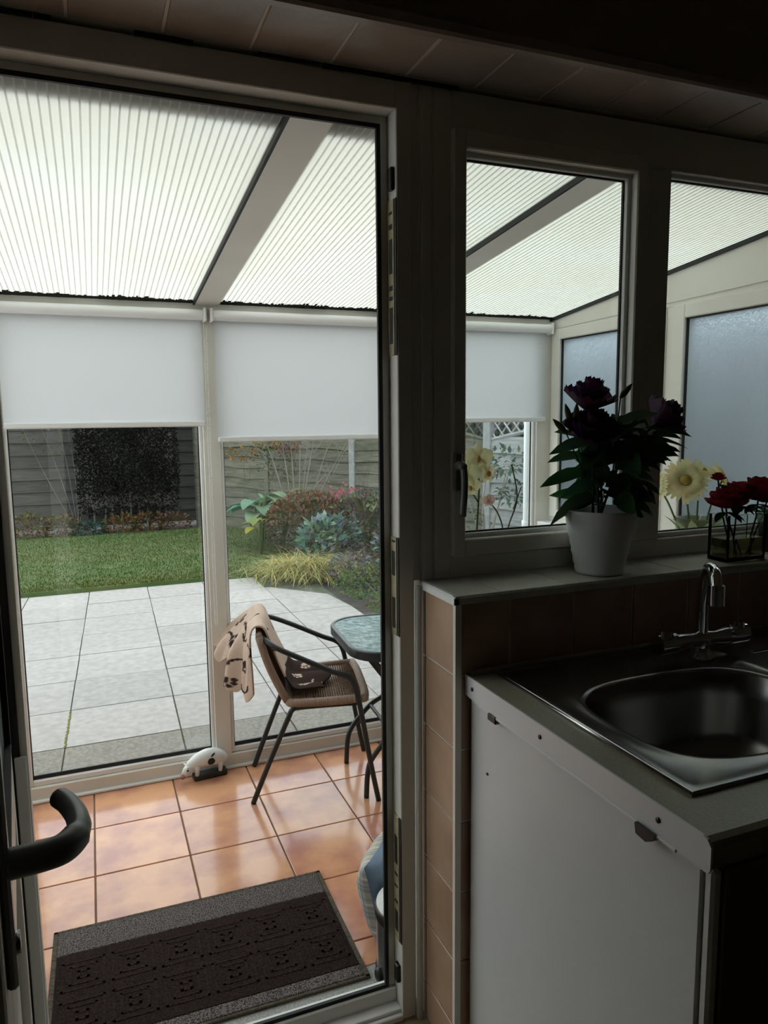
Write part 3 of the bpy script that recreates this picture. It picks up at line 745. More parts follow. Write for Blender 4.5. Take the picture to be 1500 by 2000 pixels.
# ---- cushion leaning by the house wall and pedal bin
cu = tag(empty('cushion', (.757, 1.868, .004), math.radians(50)), 'plump cushion in faded blue denim and cream plaid leaning by the bin', 'cushion')
def cush(side):
    def P_(u, v):
        a, c = 2*u-1, 2*v-1
        e = (1-abs(a)**2.6)*(1-abs(c)**2.6)
        s = 1-.07*(1-abs(a))*abs(c)**2-.0
        pin = 1-.10*(abs(c)**4)*(1-a*a)
        x = .125*a*(1-.10*(1-c*c)*abs(a)**6)*pin; z = .120*c*(1-.10*(1-a*a)*abs(c)**6)
        th = .066*max(0, e)**.55 + .004*math.sin(a*9+c*4)*max(0, e)
        tilt = .18
        y = side*th
        return (x, y*math.cos(tilt)+(z+.120)*math.sin(tilt), (z+.120)*math.cos(tilt)-y*math.sin(tilt)+.008)
    return P_
def plaid(u, v):
    base = Vector((.52, .49, .43)); x, y = u*9, v*9
    k = 0
    if x % 1 < .25: base = base*.72
    if y % 1 < .25: base = base*.72
    if abs(x % 3-1.5) < .1 or abs(y % 3-1.5) < .1: base = Vector((.62, .6, .55))
    if abs(x % 3-.6) < .1 or abs(y % 3-.6) < .1: base = Vector((.20, .25, .32))
    return tuple(base)
b = MB(); b.grid(cush(1), 48, 48, plaid); b.build('plaid_cover', 'plaid', cu, True, fixn=False)['label'] = 'cream plaid face of the cushion'
b = MB(); b.grid(cush(-1), 32, 32); b.build('denim_cover', 'denim', cu, True, fixn=False)['label'] = 'faded blue denim face of the cushion'

bn = tag(empty('pedal_bin', (.735, 1.675, .002)), 'small round brushed steel pedal bin beside the doormat', 'bin')
b = MB(); b.lathe([(.095, 0), (.097, .012), (.097, .170), (.095, .172)], n=40); auto_smooth(b.build('body', 'bin_steel', bn), 40)
b = MB(); b.lathe([(.100, .172), (.101, .178), (.101, .197), (.098, .201)], n=40); auto_smooth(b.build('lid_ring', 'dark_steel', bn), 40)
b = MB(); b.lathe([(.097, .199), (.096, .205), (.080, .213), (.04, .219), (.005, .220)], n=40); auto_smooth(b.build('lid', 'bin_lid', bn), 40)
b = MB(); b.lathe([(.099, .0), (.101, .004), (.101, .016), (.098, .02)], n=40); b.build('foot_ring', 'black_plastic', bn)
b = MB(); b.ell((-.098, -.005, .022), (.014, .016, .020), 12, 8); b.build('pedal', 'black_plastic', bn, True)

# ================================================================== KITCHEN THINGS
WZ = .970
wt = tag(empty('worktop', (.95, .97, .928)), 'grey green laminate worktop with metal end strip under the sink', 'worktop')
wi3 = Matrix.Translation((-.95, -.97, -.928))
def wk(o, par=None):
    o.parent = par or wt
    if par is None: o.matrix_parent_inverse = wi3
    return o
b = MB()
SX0, SX1, SY0, SY1 = .770, 1.80, .755, 1.235      # cut-out under the sink
prof_f = [(.647, .930), (.645, .936), (.645, .958), (.649, .966), (.657, .970), (SY0, .970), (SY0, .930)]
b.prism(prof_f, 'x', .694, 2.9); b.box(.694, 2.9, SY1, 1.294, .930, .970); b.box(.694, SX0, SY0, SY1, .930, .970); b.box(SX1, 2.9, SY0, SY1, .930, .970)
wk(b.build('laminate_top', 'worktop_lam'))
wk(bx('upstand_strip', 'worktop_lam', None, .70, 2.9, 1.280, 1.294, .970, .982, .003))
b = MB(); b.prism([(.647, .9255), (.6435, .932), (.6435, .962), (.650, .9705), (.658, .9725), (1.294, .9725), (1.294, .930), (1.22, .9255)], 'x', .690, .6935)
st = wk(b.build('end_strip', 'aluminium'))
b = MB(); b.box(.688, .694, .70, 1.235, .9235, .9285, .001); b.build('strip_lip', 'aluminium', st)
for yy in (1.262, 1.02, .735):
    b = MB(); b.tube([(.6885, yy, .951), (.6912, yy, .951)], .0042, 12); b.build('screw', 'black_plastic', st, True)
b = MB(); b.prism([(.775, .9285), (.735, .9285), (.74, .918), (.752, .911), (.772, .913)], 'x', .684, .699); b.build('bracket', 'black_plastic', st)
b = MB(); b.box(.686, .698, 1.165, 1.195, .914, .9285, .002); b.build('bracket', 'black_plastic', st)

cb = tag(empty('base_cabinet', (1.0, .97, KF)), 'kitchen base cabinet with white side panel and brown front under the sink', 'cabinet')
ci = Matrix.Translation((-1.0, -.97, -KF))
def cc(o, par=None):
    o.parent = par or cb
    if par is None: o.matrix_parent_inverse = ci
    return o
cc(bx('side_panel', 'cabinet_white', None, .700, .716, .668, 1.285, KF, .9275, .001))
cc(bx('front_edge', 'pvc_trim', None, .703, .720, .650, .666, KF+.02, .922, .004))
cc(bx('plinth', 'cabinet_front', None, .716, 1.70, .72, .74, KF, KF+.12))
cc(bx('side_panel', 'cabinet_white', None, 1.684, 1.70, .668, 1.285, KF, .9275, .001))
d_ = cc(bx('door', 'cabinet_front', None, .722, 1.205, .648, .667, KF+.13, .921, .002))
d_ = cc(bx('door', 'cabinet_front', None, 1.21, 1.698, .648, .667, KF+.13, .921, .002))
b = MB(); b.tube([(.706-.008, 1.215, .79), (.701, 1.215, .79)], .003, 8); cc(b.build('screw_cap', 'black_plastic'))

# ---- sink
sk = tag(empty('kitchen_sink', (1.05, .99, .955)), 'stainless steel inset sink with rounded bowl and drainer', 'sink')
ski = Matrix.Translation((-1.05, -.99, -.955))
def skc(o, par=None):
    o.parent = par or sk
    if par is None: o.matrix_parent_inverse = ski
    return o
bcx, bcy, bhx, bhy = 1.022, .962, .216, .168
OX0, OX1, OY0, OY1 = .752, 1.275, .738, 1.262
NS = 96
def sup(t, hx_, hy_, e=2/3.2):
    c, s = math.cos(t), math.sin(t)
    return (bcx+hx_*math.copysign(abs(c)**e, c), bcy+hy_*math.copysign(abs(s)**e, s))
def rect(t, x0, x1, y0, y1):
    c, s = math.cos(t), math.sin(t); k = 1e9
    if c > 1e-9: k = min(k, (x1-bcx)/c)
    if c < -1e-9: k = min(k, (x0-bcx)/c)
    if s > 1e-9: k = min(k, (y1-bcy)/s)
    if s < -1e-9: k = min(k, (y0-bcy)/s)
    return (bcx+c*k, bcy+s*k)
angs = sorted([2*PI*k/NS for k in range(NS)] + [math.atan2(y-bcy, x-bcx) % (2*PI) for x in (OX0, OX1) for y in (OY0, OY1)])
n = len(angs); loops = []
def ang_sup(t, hx_, hy_):
    # superellipse point in polar direction t
    c, s = math.cos(t), math.sin(t); e = 3.2
    k = ((abs(c)/hx_)**e+(abs(s)/hy_)**e)**(-1/e); return (bcx+c*k, bcy+s*k)
loops.append([(*rect(t, OX0, OX1, OY0, OY1), .9715) for t in angs])
loops.append([(*rect(t, OX0+.002, OX1-.002, OY0+.002, OY1-.002), .9765) for t in angs])
loops.append([(*rect(t, OX0+.012, OX1-.004, OY0+.012, OY1-.012), .9770) for t in angs])
loops.append([(*rect(t, OX0+.018, OX1-.006, OY0+.018, OY1-.018), .9745) for t in angs])
for hx_, hy_, z_ in [(bhx+.016, bhy+.016, .9745), (bhx+.012, bhy+.012, .9755), (bhx+.004, bhy+.004, .9745), (bhx, bhy, .969), (bhx-.010, bhy-.010, .925), (bhx-.022, bhy-.022, .85), (bhx-.038, bhy-.036, .822), (bhx-.065, bhy-.06, .810), (.05, .05, .806), (.04, .04, .800)]:
    loops.append([(*ang_sup(t, hx_, hy_), z_) for t in angs])
b = MB(); vs = [p for l_ in loops for p in l_]
fs = [(j*n+k, j*n+(k+1) % n, (j+1)*n+(k+1) % n, (j+1)*n+k) for j in range(len(loops)-1) for k in range(n)] + [tuple(range((len(loops)-1)*n, len(loops)*n))]
b.add(vs, fs); skc(auto_smooth(b.build('bowl_and_deck', 'steel'), 55))
b = MB(); b.box(OX1, 1.80, OY0, OY1, .9715, .9745); b.box(OX1, 1.80, OY0, OY0+.012, .9715, .977, .001); b.box(OX1, 1.80, OY1-.012, OY1, .9715, .977, .001)
for k in range(9): b.box(1.34, 1.77, .80+.045*k, .812+.045*k, .974, .977, .0014)
skc(b.build('drainer', 'steel'))
b = MB(); b.lathe([(.036, .8055), (.036, .8075), (.028, .8085), (.006, .8065)], (bcx, bcy, 0), 24); skc(b.build('waste', 'chrome', None, True))
b = MB(); b.tube([(OX0-.0005, OY0, .9735), (OX0-.0005, OY1, .9735)], .0028, 8); skc(b.build('raised_edge', 'steel_edge', None, True))

# ---- mixer tap
tp = tag(empty('mixer_tap', (1.205, 1.178, .9745)), 'chrome two-handled mixer tap with swan spout behind the sink bowl', 'tap')
b = MB(); b.lathe([(.027, 0), (.027, .006), (.021, .010), (.018, .03), (.020, .045)], n=24); b.build('base', 'chrome', tp, True)
b = MB(); b.tube([(-.118, 0, .043), (-.06, 0, .043), (-.03, 0, .043), (0, 0, .043), (.03, 0, .043), (.06, 0, .043), (.118, 0, .043)], [.017, .018, .014, .019, .014, .018, .017], 18); auto_smooth(b.build('body', 'chrome', tp), 40)
for s_ in (-1, 1):
    b = MB(); b.tube([(s_*.075, 0, .043), (s_*.122, 0, .043)], [.0215, .0215], 18); b.tube([(s_*.10, 0, .06), (s_*.10, 0, .072)], [.017, .015], 16); auto_smooth(b.build('handle', 'chrome', tp), 40)
b = MB()
dxs, dys = -.075, -.105
pts = catmull([(0, 0, .05), (0, 0, .10), (dxs*.04, dys*.04, .155), (dxs*.22, dys*.22, .198), (dxs*.55, dys*.55, .213), (dxs*.85, dys*.85, .207), (dxs, dys, .185), (dxs*1.02, dys*1.02, .165)], 6)
b.tube(pts, [.0125]*12+[.0118]*(len(pts)-12), 16); sp_ = b.build('spout', 'chrome', tp, True)
b = MB(); b.tube([(dxs*1.0, dys*1.0, .190), (dxs*1.02, dys*1.02, .150)], .0165, 18); auto_smooth(b.build('nozzle', 'chrome', sp_), 40)

# ------------------------------------------------------------------ plants helper
GARDEN = 1.0
def jit(c, a, r): return tuple(max(0, GARDEN*x*(1+r.uniform(-a, a))) for x in c)
def leafcurve(b, p, d, l, w, col, droop, r, seg=5, roll=0.0):
    """broad curved leaf with pointed tip"""
    d = Vector(d).normalized(); side = d.cross(Vector((0, 0, 1)))
    if side.length < .05: side = Vector((1, 0, 0))
    side.normalize(); side = side*math.cos(roll)+side.cross(d)*math.sin(roll); p = Vector(p); q = p.copy(); vs = []; dirv = d.copy()
    for i in range(seg+1):
        t = i/seg; hw_ = w*.5*math.sin(PI*min(1, (t*.93+.05)))**.8*(1-.25*t)
        if i == seg: hw_ = 0
        up = side.cross(dirv).normalized()
        vs += [q-side*hw_+up*hw_*.35, q-up*0, q+side*hw_+up*hw_*.35]
        dirv = (dirv+Vector((0, 0, -droop/seg))).normalized(); q = q+dirv*l/seg
    fs = []
    for i in range(seg):
        for k in range(2): fs.append((i*3+k, i*3+k+1, (i+1)*3+k+1, (i+1)*3+k))
    b.add(vs, fs, col)

# ---- lisianthus in ribbed white pot
KP = (1.085, 1.376, 1.1375)
pp = tag(empty('potted_lisianthus', KP), 'potted plant with dark purple ruffled flowers in ribbed white pot on sill', 'plant')
b = MB(); pr = []
for k in range(19):
    t = k/18; pr.append((.054+.030*t+.0012*math.sin(t*PI*14), .148*t))
b.lathe([(.040, 0)]+pr+[(.0815, .148), (.0785, .140), (.075, .12), (.03, .118)], n=48, closed=False); b.build('pot', 'pot_white', pp, True)
b = MB(); b.lathe([(.076, .118), (.076, .126), (.04, .130), (.004, .131)], n=24); b.build('soil', 'soil', pp)
rr = random.Random(11)
heads = [((-.043, .0, .385), (.05, -.30, .9), .052), ((-.052, -.025, .312), (-.10, -.45, .75), .056), ((.155, -.005, .345), (.62, -.30, .60), .050), ((.01, .03, .30), (.2, .3, .8), .040)]
stems = []
for k, (hp_, hd2, hr) in enumerate(heads):
    bx0 = Vector((rr.uniform(-.02, .02), rr.uniform(-.02, .02), .12)); h_ = Vector(hp_)
    pts = catmull([bx0, bx0.lerp(h_, .4)+Vector((0, 0, .06)), h_-Vector(hd2).normalized()*.03, h_], 5)
    b = MB(); b.tube(pts, .0030, 6, col=(.035, .075, .025)); b.build('stem', 'leafcol', pp, True); stems.append(pts)
    # ruffled flower head: whorls of petals
    ax = Vector(hd2).normalized(); u_ = ax.cross(Vector((0, 1, .2))).normalized(); v_ = ax.cross(u_)
    hd3 = MB()
    hd3.tube([h_-ax*.020, h_-ax*.004], [.004, .010], 8, col=(.05, .10, .03)); fo = hd3.build('flower', 'petalcol', pp, True)
    for w_ in range(3):
        for j in range(6):
            pb = MB(); a0 = 2*PI*(j+.5*w_)/6
            op = .55+.28*w_; rad = hr*(1-.2*(2-w_))
            def PP(u, v):
                a = a0+(u-.5)*1.25; rr_ = rad*(.20+.85*v**.8*op)*(1+.05*math.sin(u*22+j)); hh = hr*(1.15*v**.9)*(1.15-.26*w_)-.010 + hr*.10*math.sin(u*18+w_)*v
                return h_ + (u_*math.cos(a)+v_*math.sin(a))*rr_ + ax*hh
            cl = jit((.050, .010, .038), .35, rr)
            pb.grid(PP, 6, 5, lambda u, v: tuple(c*(1+.6*(1-v)*(i_ != 1)) for i_, c in enumerate(cl)))
            pb.build('petal', 'petalcol', fo, True, fixn=False)
b = MB()
for (q, d) in [((-.115, -.02, .325), (-.75, 0, .65)), ((-.095, -.01, .345), (-.35, 0, .95)), ((-.075, 0, .345), (.05, 0, 1)), ((.03, -.02, .40), (.7, 0, .7))]:
    d = Vector(d).normalized(); q = Vector(q)
    bb = MB(); bb.tube([q, q+d*.012, q+d*.03, q+d*.045], [.003, .0075, .006, .001], 8, col=(.13, .13, .06)); bb.tube([q, Vector((q.x*.4, q.y, .20))], .0016, 5, col=(.04, .08, .03)); bb.build('bud', 'leafcol', pp, True)
leaves = []
def addleaf(p, d, l, w, col, dr):
    q = MB(); leafcurve(q, p, d, l, w*1.15, col, dr, rr, 5, rr.choice((-1, 1))*rr.uniform(.25, 1.1)); q.build('leaf', 'leafcol', pp, True, fixn=False)
G1, G2 = (.030, .085, .034), (.045, .115, .042)
for (p, d, l, w, dr) in [((-.03, -.01, .20), (-1, -.2, .1), .115, .055, .5), ((-.02, 0, .17), (-1, .1, -.1), .13, .06, .7), ((.05, -.01, .185), (.9, -.2, .15), .095, .060, .9), ((.02, -.02, .16), (.5, -.6, .2), .09, .05, .9), ((-.04, 0, .27), (-1, 0, .1), .11, .03, .35), ((-.05, -.02, .30), (-1, -.1, .05), .12, .035, .4), ((-.04, 0, .235), (-1, .1, 0), .125, .032, .45), ((.10, 0, .29), (1, 0, -.05), .13, .04, .3), ((.08, -.02, .31), (1, -.1, .0), .145, .022, .35), ((.12, .01, .33), (1, .1, .0), .10, .014, .2), ((-.06, 0, .31), (-.9, -.1, .35), .08, .026, .3), ((.06, .02, .27), (.6, .5, .2), .1, .04, .5)]:
    addleaf(p, d, l, w, jit(rr.choice((G1, G2)), .3, rr), dr)
for k in range(92):
    t = rr.random(); zz = .155+.20*t; a = rr.uniform(0, 2*PI); cx = .03*math.sin(t*3)+.035*t+ (0.06 if rr.random() < .35 else -.02)*t
    r0 = rr.uniform(0, .045)
    p = (cx+math.cos(a)*r0, math.sin(a)*r0*.8, zz); addleaf(p, (math.cos(a), math.sin(a)*.8, rr.uniform(-.15, .55)), rr.uniform(.06, .10), rr.uniform(.034, .056), jit(rr.choice((G1, G2)), .35, rr), rr.uniform(.2, .9))

# ---- rectangular glass vase with red roses
VX, VY, VZ = 1.494, 1.362, 1.1375
vs_ = tag(empty('glass_vase', (VX, VY, VZ)), 'small rectangular clear glass vase with water on the tiled sill', 'vase')
b = MB()
for (x0, x1, y0, y1) in [(-.064, -.057, -.030, .030), (.057, .064, -.030, .030), (-.057, .057, -.030, -.024), (-.057, .057, .024, .030)]: b.box(x0, x1, y0, y1, 0, .115)
b.box(-.064, .064, -.030, .030, 0, .010, .001)
b.build('glass_body', 'vase_glass', vs_)
b = MB(); b.box(-.056, .056, -.0235, .0235, .0102, .055); b.build('water', 'vase_water', vs_)
RW = 'red roses in the small glass vase'
def rose(px, py, pz, r, foot, col, label, seed):
    r = r*1.35
    q = random.Random(seed)
    e = tag(empty('rose', (px, py, pz)), label, 'flower', RW)
    b = MB(); f_ = Vector(foot)-Vector((px, py, pz))
    b.tube(catmull([(0, 0, 0), (f_.x*.25, f_.y*.25, f_.z*.35), tuple(f_)], 5), .0022, 6, col=(.03, .055, .02)); b.build('stem', 'leafcol', e, True)
    for w_ in range(4):
        for j in range(5):
            pb = MB(); a0 = 2*PI*(j/5+.13*w_)+q.uniform(-.2, .2); op = (.30, .55, .85, 1.1)[w_]; hh = (1.0, .95, .75, .45)[w_]
            def PP(u, v):
                a = a0+(u-.5)*1.7; rd = r*op*(.25+.75*math.sin(v*1.45))*(1+.04*math.sin(u*14)); z_ = r*1.15*hh*v-.15*r*(u-.5)**2*4*v
                return (rd*math.cos(a), rd*math.sin(a), z_)
            cl = jit(col, .25, q); pb.grid(PP, 6, 5, lambda u, v: cl); pb.build('petal', 'petalcol', e, True, fixn=False)
    b = MB()
    for k in range(3): a = q.uniform(0, 6.28); leafcurve(b, (0, 0, -.012), (math.cos(a), math.sin(a), -.1), .05, .028, (.016, .035, .018), .6, q)
    b.build('leaves', 'leafcol', e, True, fixn=False)
rose(1.440, 1.350, 1.270, .034, (1.50, 1.362, 1.150), (.28, .016, .030), 'crimson rose leaning over the vase rim towards the potted plant', 1)
rose(1.492, 1.368, 1.282, .032, (1.47, 1.355, 1.150), (.33, .018, .035), 'pinkish crimson rose in the middle of the vase', 2)
rose(1.540, 1.345, 1.285, .038, (1.53, 1.368, 1.150), (.20, .008, .016), 'large dark red rose standing tallest in the vase', 3)
rose(1.592, 1.365, 1.275, .036, (1.51, 1.355, 1.150), (.16, .007, .014), 'dark red rose leaning over the vase rim away from the potted plant', 4)
rose(1.447, 1.385, 1.335, .013, (1.49, 1.37, 1.150), (.36, .02, .06), 'small pink rosebud raised above the other roses', 5)
bk_ = tag(empty('plant_pot', (1.665, 1.400, 1.1375)), 'small black plant pot on the sill behind the glass vase', 'pot')
b = MB(); b.lathe([(.032, 0), (.042, .085), (.046, .085), (.046, .098), (.040, .098), (.036, .07)], n=28); b.build('pot_body', 'black_plastic', bk_)
b = MB(); b.lathe([(.036, .07), (.036, .084), (.004, .086)], n=20); b.build('soil', 'soil', bk_)
b = MB(); rr2 = random.Random(2)
for k in range(14): a = rr2.uniform(0, 6.28); leafcurve(b, (0, 0, .08), (math.cos(a), math.sin(a), .9), .09, .03, jit(G1, .3, rr2), .7, rr2)
b.build('foliage', 'leafcol', bk_, True, fixn=False)

# ---- gerberas in a glass vase on the conservatory side of the window
GV = (1.650, 1.655, 1.0105)
gv = tag(empty('flower_vase', GV), 'flared clear glass vase holding cream gerberas behind the window', 'vase')
b = MB(); b.lathe([(.030, 0), (.034, .006), (.030, .05), (.036, .11), (.055, .185), (.050, .185), (.032, .11), (.026, .05), (.02, .012)], n=28); b.build('glass_body', 'vase_glass', gv, True)
b = MB()
for k in range(9): a = 2*PI*k/9+.3; leafcurve(b, (.01*math.cos(a), .01*math.sin(a), .10), (math.cos(a)*.6, math.sin(a)*.6, 1), .12, .035, (.32, .36, .20), .5, rr2)
b.build('filler_leaves', 'leafcol', gv, True, fixn=False)
def gerbera(px, py, pz, r, face, label, seed, foot=GV):
    q = random.Random(seed); e = tag(empty('gerbera', (px, py, pz)), label, 'flower', 'cream gerberas in the flared vase')
    ax = Vector(face).normalized(); u_ = ax.cross(Vector((0, 0, 1))).normalized(); v_ = u_.cross(ax)
    b = MB(); f_ = Vector((foot[0], foot[1], foot[2]+.03))-Vector((px, py, pz))
    b.tube(catmull([(0, 0, 0), tuple(-ax*.012+f_*.25), tuple(f_)], 6), .0028, 6, col=(.16, .22, .09)); b.build('stem', 'leafcol', e, True)
    for w_ in range(2):
        nP = 26 if w_ == 0 else 20
        for j in range(nP):
            a = 2*PI*(j+.5*w_)/nP+q.uniform(-.06, .06); d = u_*math.cos(a)+v_*math.sin(a); l_ = r*(1-.28*w_)*q.uniform(.92, 1.06)
            pb = MB(); sd_ = ax.cross(d); wd = r*.17
            vs = [];
            for i in range(5):
                t = i/4; c = d*(r*.18+(l_-r*.18)*t)+ax*(r*(.10+.10*w_)*math.sin(t*2.2)-r*.10*t); hw_ = wd*(.5+.5*math.sin(t*2.6))*(.55 if i == 4 else 1)*.6
                vs += [c-sd_*hw_, c+sd_*hw_]
            pb.add(vs, [(2*i, 2*i+1, 2*i+3, 2*i+2) for i in range(4)], jit((.80, .74, .42), .08, q)); pb.build('petal', 'petalcol', e, True, fixn=False)
    b = MB(); b.ell(ax*r*.05, (r*.24, r*.24, r*.10), 14, 6, rot=ax.to_track_quat('Z', 'Y').to_matrix(), col=(.50, .38, .08)); b.build('flower_eye', 'petalcol', e, True)
gerbera(1.585, 1.635, 1.310, .068, (-.6, -.75, .35), 'cream gerbera facing the kitchen, its golden eye in full view', 1)
gerbera(1.668, 1.66, 1.335, .066, (.1, -.35, .95), 'cream gerbera tilted skyward behind the full-faced one', 2)
gerbera(1.730, 1.64, 1.305, .062, (.75, -.5, .4), 'cream gerbera turned away behind the rosebud', 3)
gerbera(1.535, 1.69, 1.290, .045, (-.9, .1, .15), 'cream gerbera seen edge-on beside the window mullion', 4)

# ---- orchids
op_ = tag(empty('potted_orchid', (.905, 1.645, 1.0105)), 'cream orchid in a small pot behind the window catch', 'plant')
b = MB(); b.lathe([(.040, 0), (.055, .10), (.058, .11), (.052, .11), (.045, .08)], n=28); b.build('pot', 'pot_terracotta', op_)
b = MB(); b.lathe([(.045, .08), (.045, .095), (.004, .1)], n=20); b.build('soil', 'soil', op_)
b = MB()
for a in (.3, 2.2, 3.5, 5.2): leafcurve(b, (0, 0, .09), (math.cos(a), math.sin(a)*.5, .35), .10, .04, (.05, .10, .04), .9, rr2)
b.build('foliage', 'leafcol', op_, True, fixn=False)
b = MB(); b.tube(catmull([(0, 0, .09), (.005, 0, .20), (.010, 0, .29), (.006, -.005, .335), (-.02, -.01, .37)], 6), .0024, 6, col=(.10, .12, .05)); b.tube([(.009, 0, .27), (-.01, -.003, .295), (-.025, -.004, .32)], .0018, 6, col=(.10, .12, .05)); b.tube([(-.03, 0, .09), (-.035, 0, .22)], .002, 6, col=(.10, .12, .05))
b.build('stem', 'leafcol', op_, True)
def orch(parent, p, r, face, cols, q):
    ax = Vector(face).normalized(); u_ = ax.cross(Vector((0, 0, 1))).normalized(); v_ = u_.cross(ax); p = Vector(p)
    lip = MB(); lip.ell(p+ax*r*.2-v_*r*.1, (r*.16, r*.16, r*.22), 8, 6, col=cols[1]); f = lip.build('flower', 'petalcol', parent, True)
    for a, l_, w_ in ((PI/2, .95, .55), (.25, 1.05, .85), (PI-.25, 1.05, .85), (-.95, .9, .5), (PI+.95, .9, .5)):
        d = u_*math.cos(a)+v_*math.sin(a); sd_ = ax.cross(d)
        def PP(u, v): return p + d*r*l_*v + sd_*(u-.5)*r*w_*2*math.sin(PI*min(1, .12+.84*v))*.62 + ax*r*(.12*math.sin(v*3)-.12*(2*u-1)**2*v)
        pb = MB(); cl = jit(cols[0], .06, q); pb.grid(PP, 4, 5, lambda u, v: cl); pb.build('petal', 'petalcol', f, True, fixn=False)
q = random.Random(4); OC = ((.80, .76, .47), (.55, .30, .12))
orch(op_, (.000, -.012, .385), .040, (-.3, -.9, .2), OC, q); orch(op_, (-.035, -.015, .345), .040, (-.5, -.8, .1), OC, q); orch(op_, (.025, -.015, .347), .034, (.4, -.9, .1), OC, q); orch(op_, (-.022, -.012, .313), .030, (-.2, -.9, -.2), OC, q)
op2 = tag(empty('potted_orchid', (.995, 1.690, 1.0105)), 'thin-stemmed orchid with one small pale pink flower behind the window', 'plant')
b = MB(); b.lathe([(.034, 0), (.046, .085), (.049, .095), (.044, .095), (.038, .07)], n=24); b.build('pot', 'pot_terracotta', op2)
b = MB(); b.lathe([(.038, .07), (.038, .082), (.004, .085)], n=16); b.build('soil', 'soil', op2)
b = MB(); b.tube(catmull([(0, 0, .08), (.02, 0, .17), (.004, 0, .23), (-.03, 0, .27)], 6), .002, 6, col=(.10, .11, .08)); b.tube(catmull([(.01, 0, .08), (.035, 0, .19), (.062, 0, .27), (.05, .01, .36)], 6), .002, 6, col=(.10, .11, .08)); b.tube([(.05, 0, .24), (.075, 0, .30)], .0015, 5, col=(.1, .11, .08))
b.build('stem', 'leafcol', op2, True)
orch(op2, (-.030, -.008, .268), .020, (-.2, -.9, .1), ((.72, .50, .46), (.6, .3, .3)), q)

# ================================================================== GARDEN
struct(bx('ground', 'soil', None, -9, 9, 3.116, 16, -.25, -.068), 'dark soil under the garden', 'ground')
pa = struct(bx('patio', 'joint', None, -4.2, 1.93, 3.117, 7.06, -.072, -.060), 'pale paved patio outside the conservatory', 'patio')
def xl(i, Y): return .372+.5235*i+(.022-.011*i)*(Y-5) if i > -4 else .372+.5235*i+.055*(Y-5)
RY = [3.12, 3.662, 4.145, 4.628, 5.135, 5.620, 6.105, 6.580, 7.06]
rr = random.Random(9)
for j in range(len(RY)-1):
    for i in range(-6, 4):
        y0, y1 = RY[j]+.004, RY[j+1]-.004
        if (j >= 7 and i >= 2): continue
        if i >= 3: continue
        dz = rr.uniform(-.0015, .0015); g = .004 if rr.random() < .6 else .0025
        q_ = [(xl(i, y0)+g, y0), (xl(i+1, y0)-g, y0), (xl(i+1, y1)-g, y1), (xl(i, y1)+g, y1)]
        if i == 2 and j == 5: q_[2] = (q_[2][0]-.05, q_[2][1])
        if i == 2 and j == 6: q_[1] = (q_[1][0]-.05, q_[1][1]); q_[2] = (q_[0][0]+.05, q_[2][1])
        b = MB(); b.prism(q_, 'z', -.075, -.05+dz)
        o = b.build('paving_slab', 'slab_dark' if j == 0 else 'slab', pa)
b = MB(); 
for k in range(60):
    t = k/60; y = 3.67+.46*t; b.ell((xl(-1, y)+rr.uniform(-.004, .004), y, -.052), (.006, .007, .006), 6, 4)
stuff(b.build('moss_line', 'moss', pa))
# lawn
lw = struct(bx('lawn', 'lawn_green', None, -7, 2.02, 7.062, 10.45, -.066, -.012), 'mown green lawn beyond the patio', 'lawn')
b = MB(); rr = random.Random(21)
for k in range(26000):
    x = rr.uniform(-2.2, 2.02); y = 7.07+3.3*rr.random()**1.5; h_ = rr.uniform(.012, .028); a = rr.uniform(0, 6.28); dx, dy = math.cos(a)*.004, math.sin(a)*.004
    g = rr.random(); s_ = .5+.5*math.sin(x*1.3+2*math.sin(y*3)); c = (.044+.070*g*s_, .064+.038*g, .008+.010*g*s_)
    b.add([(x-dx, y-dy, -.013), (x+dx, y+dy, -.013), (x+rr.uniform(-.012, .012), y+rr.uniform(-.012, .012), -.012+h_)], [(0, 1, 2)], c)
stuff(b.build('grass_blades', 'leafcol', lw, fixn=False))

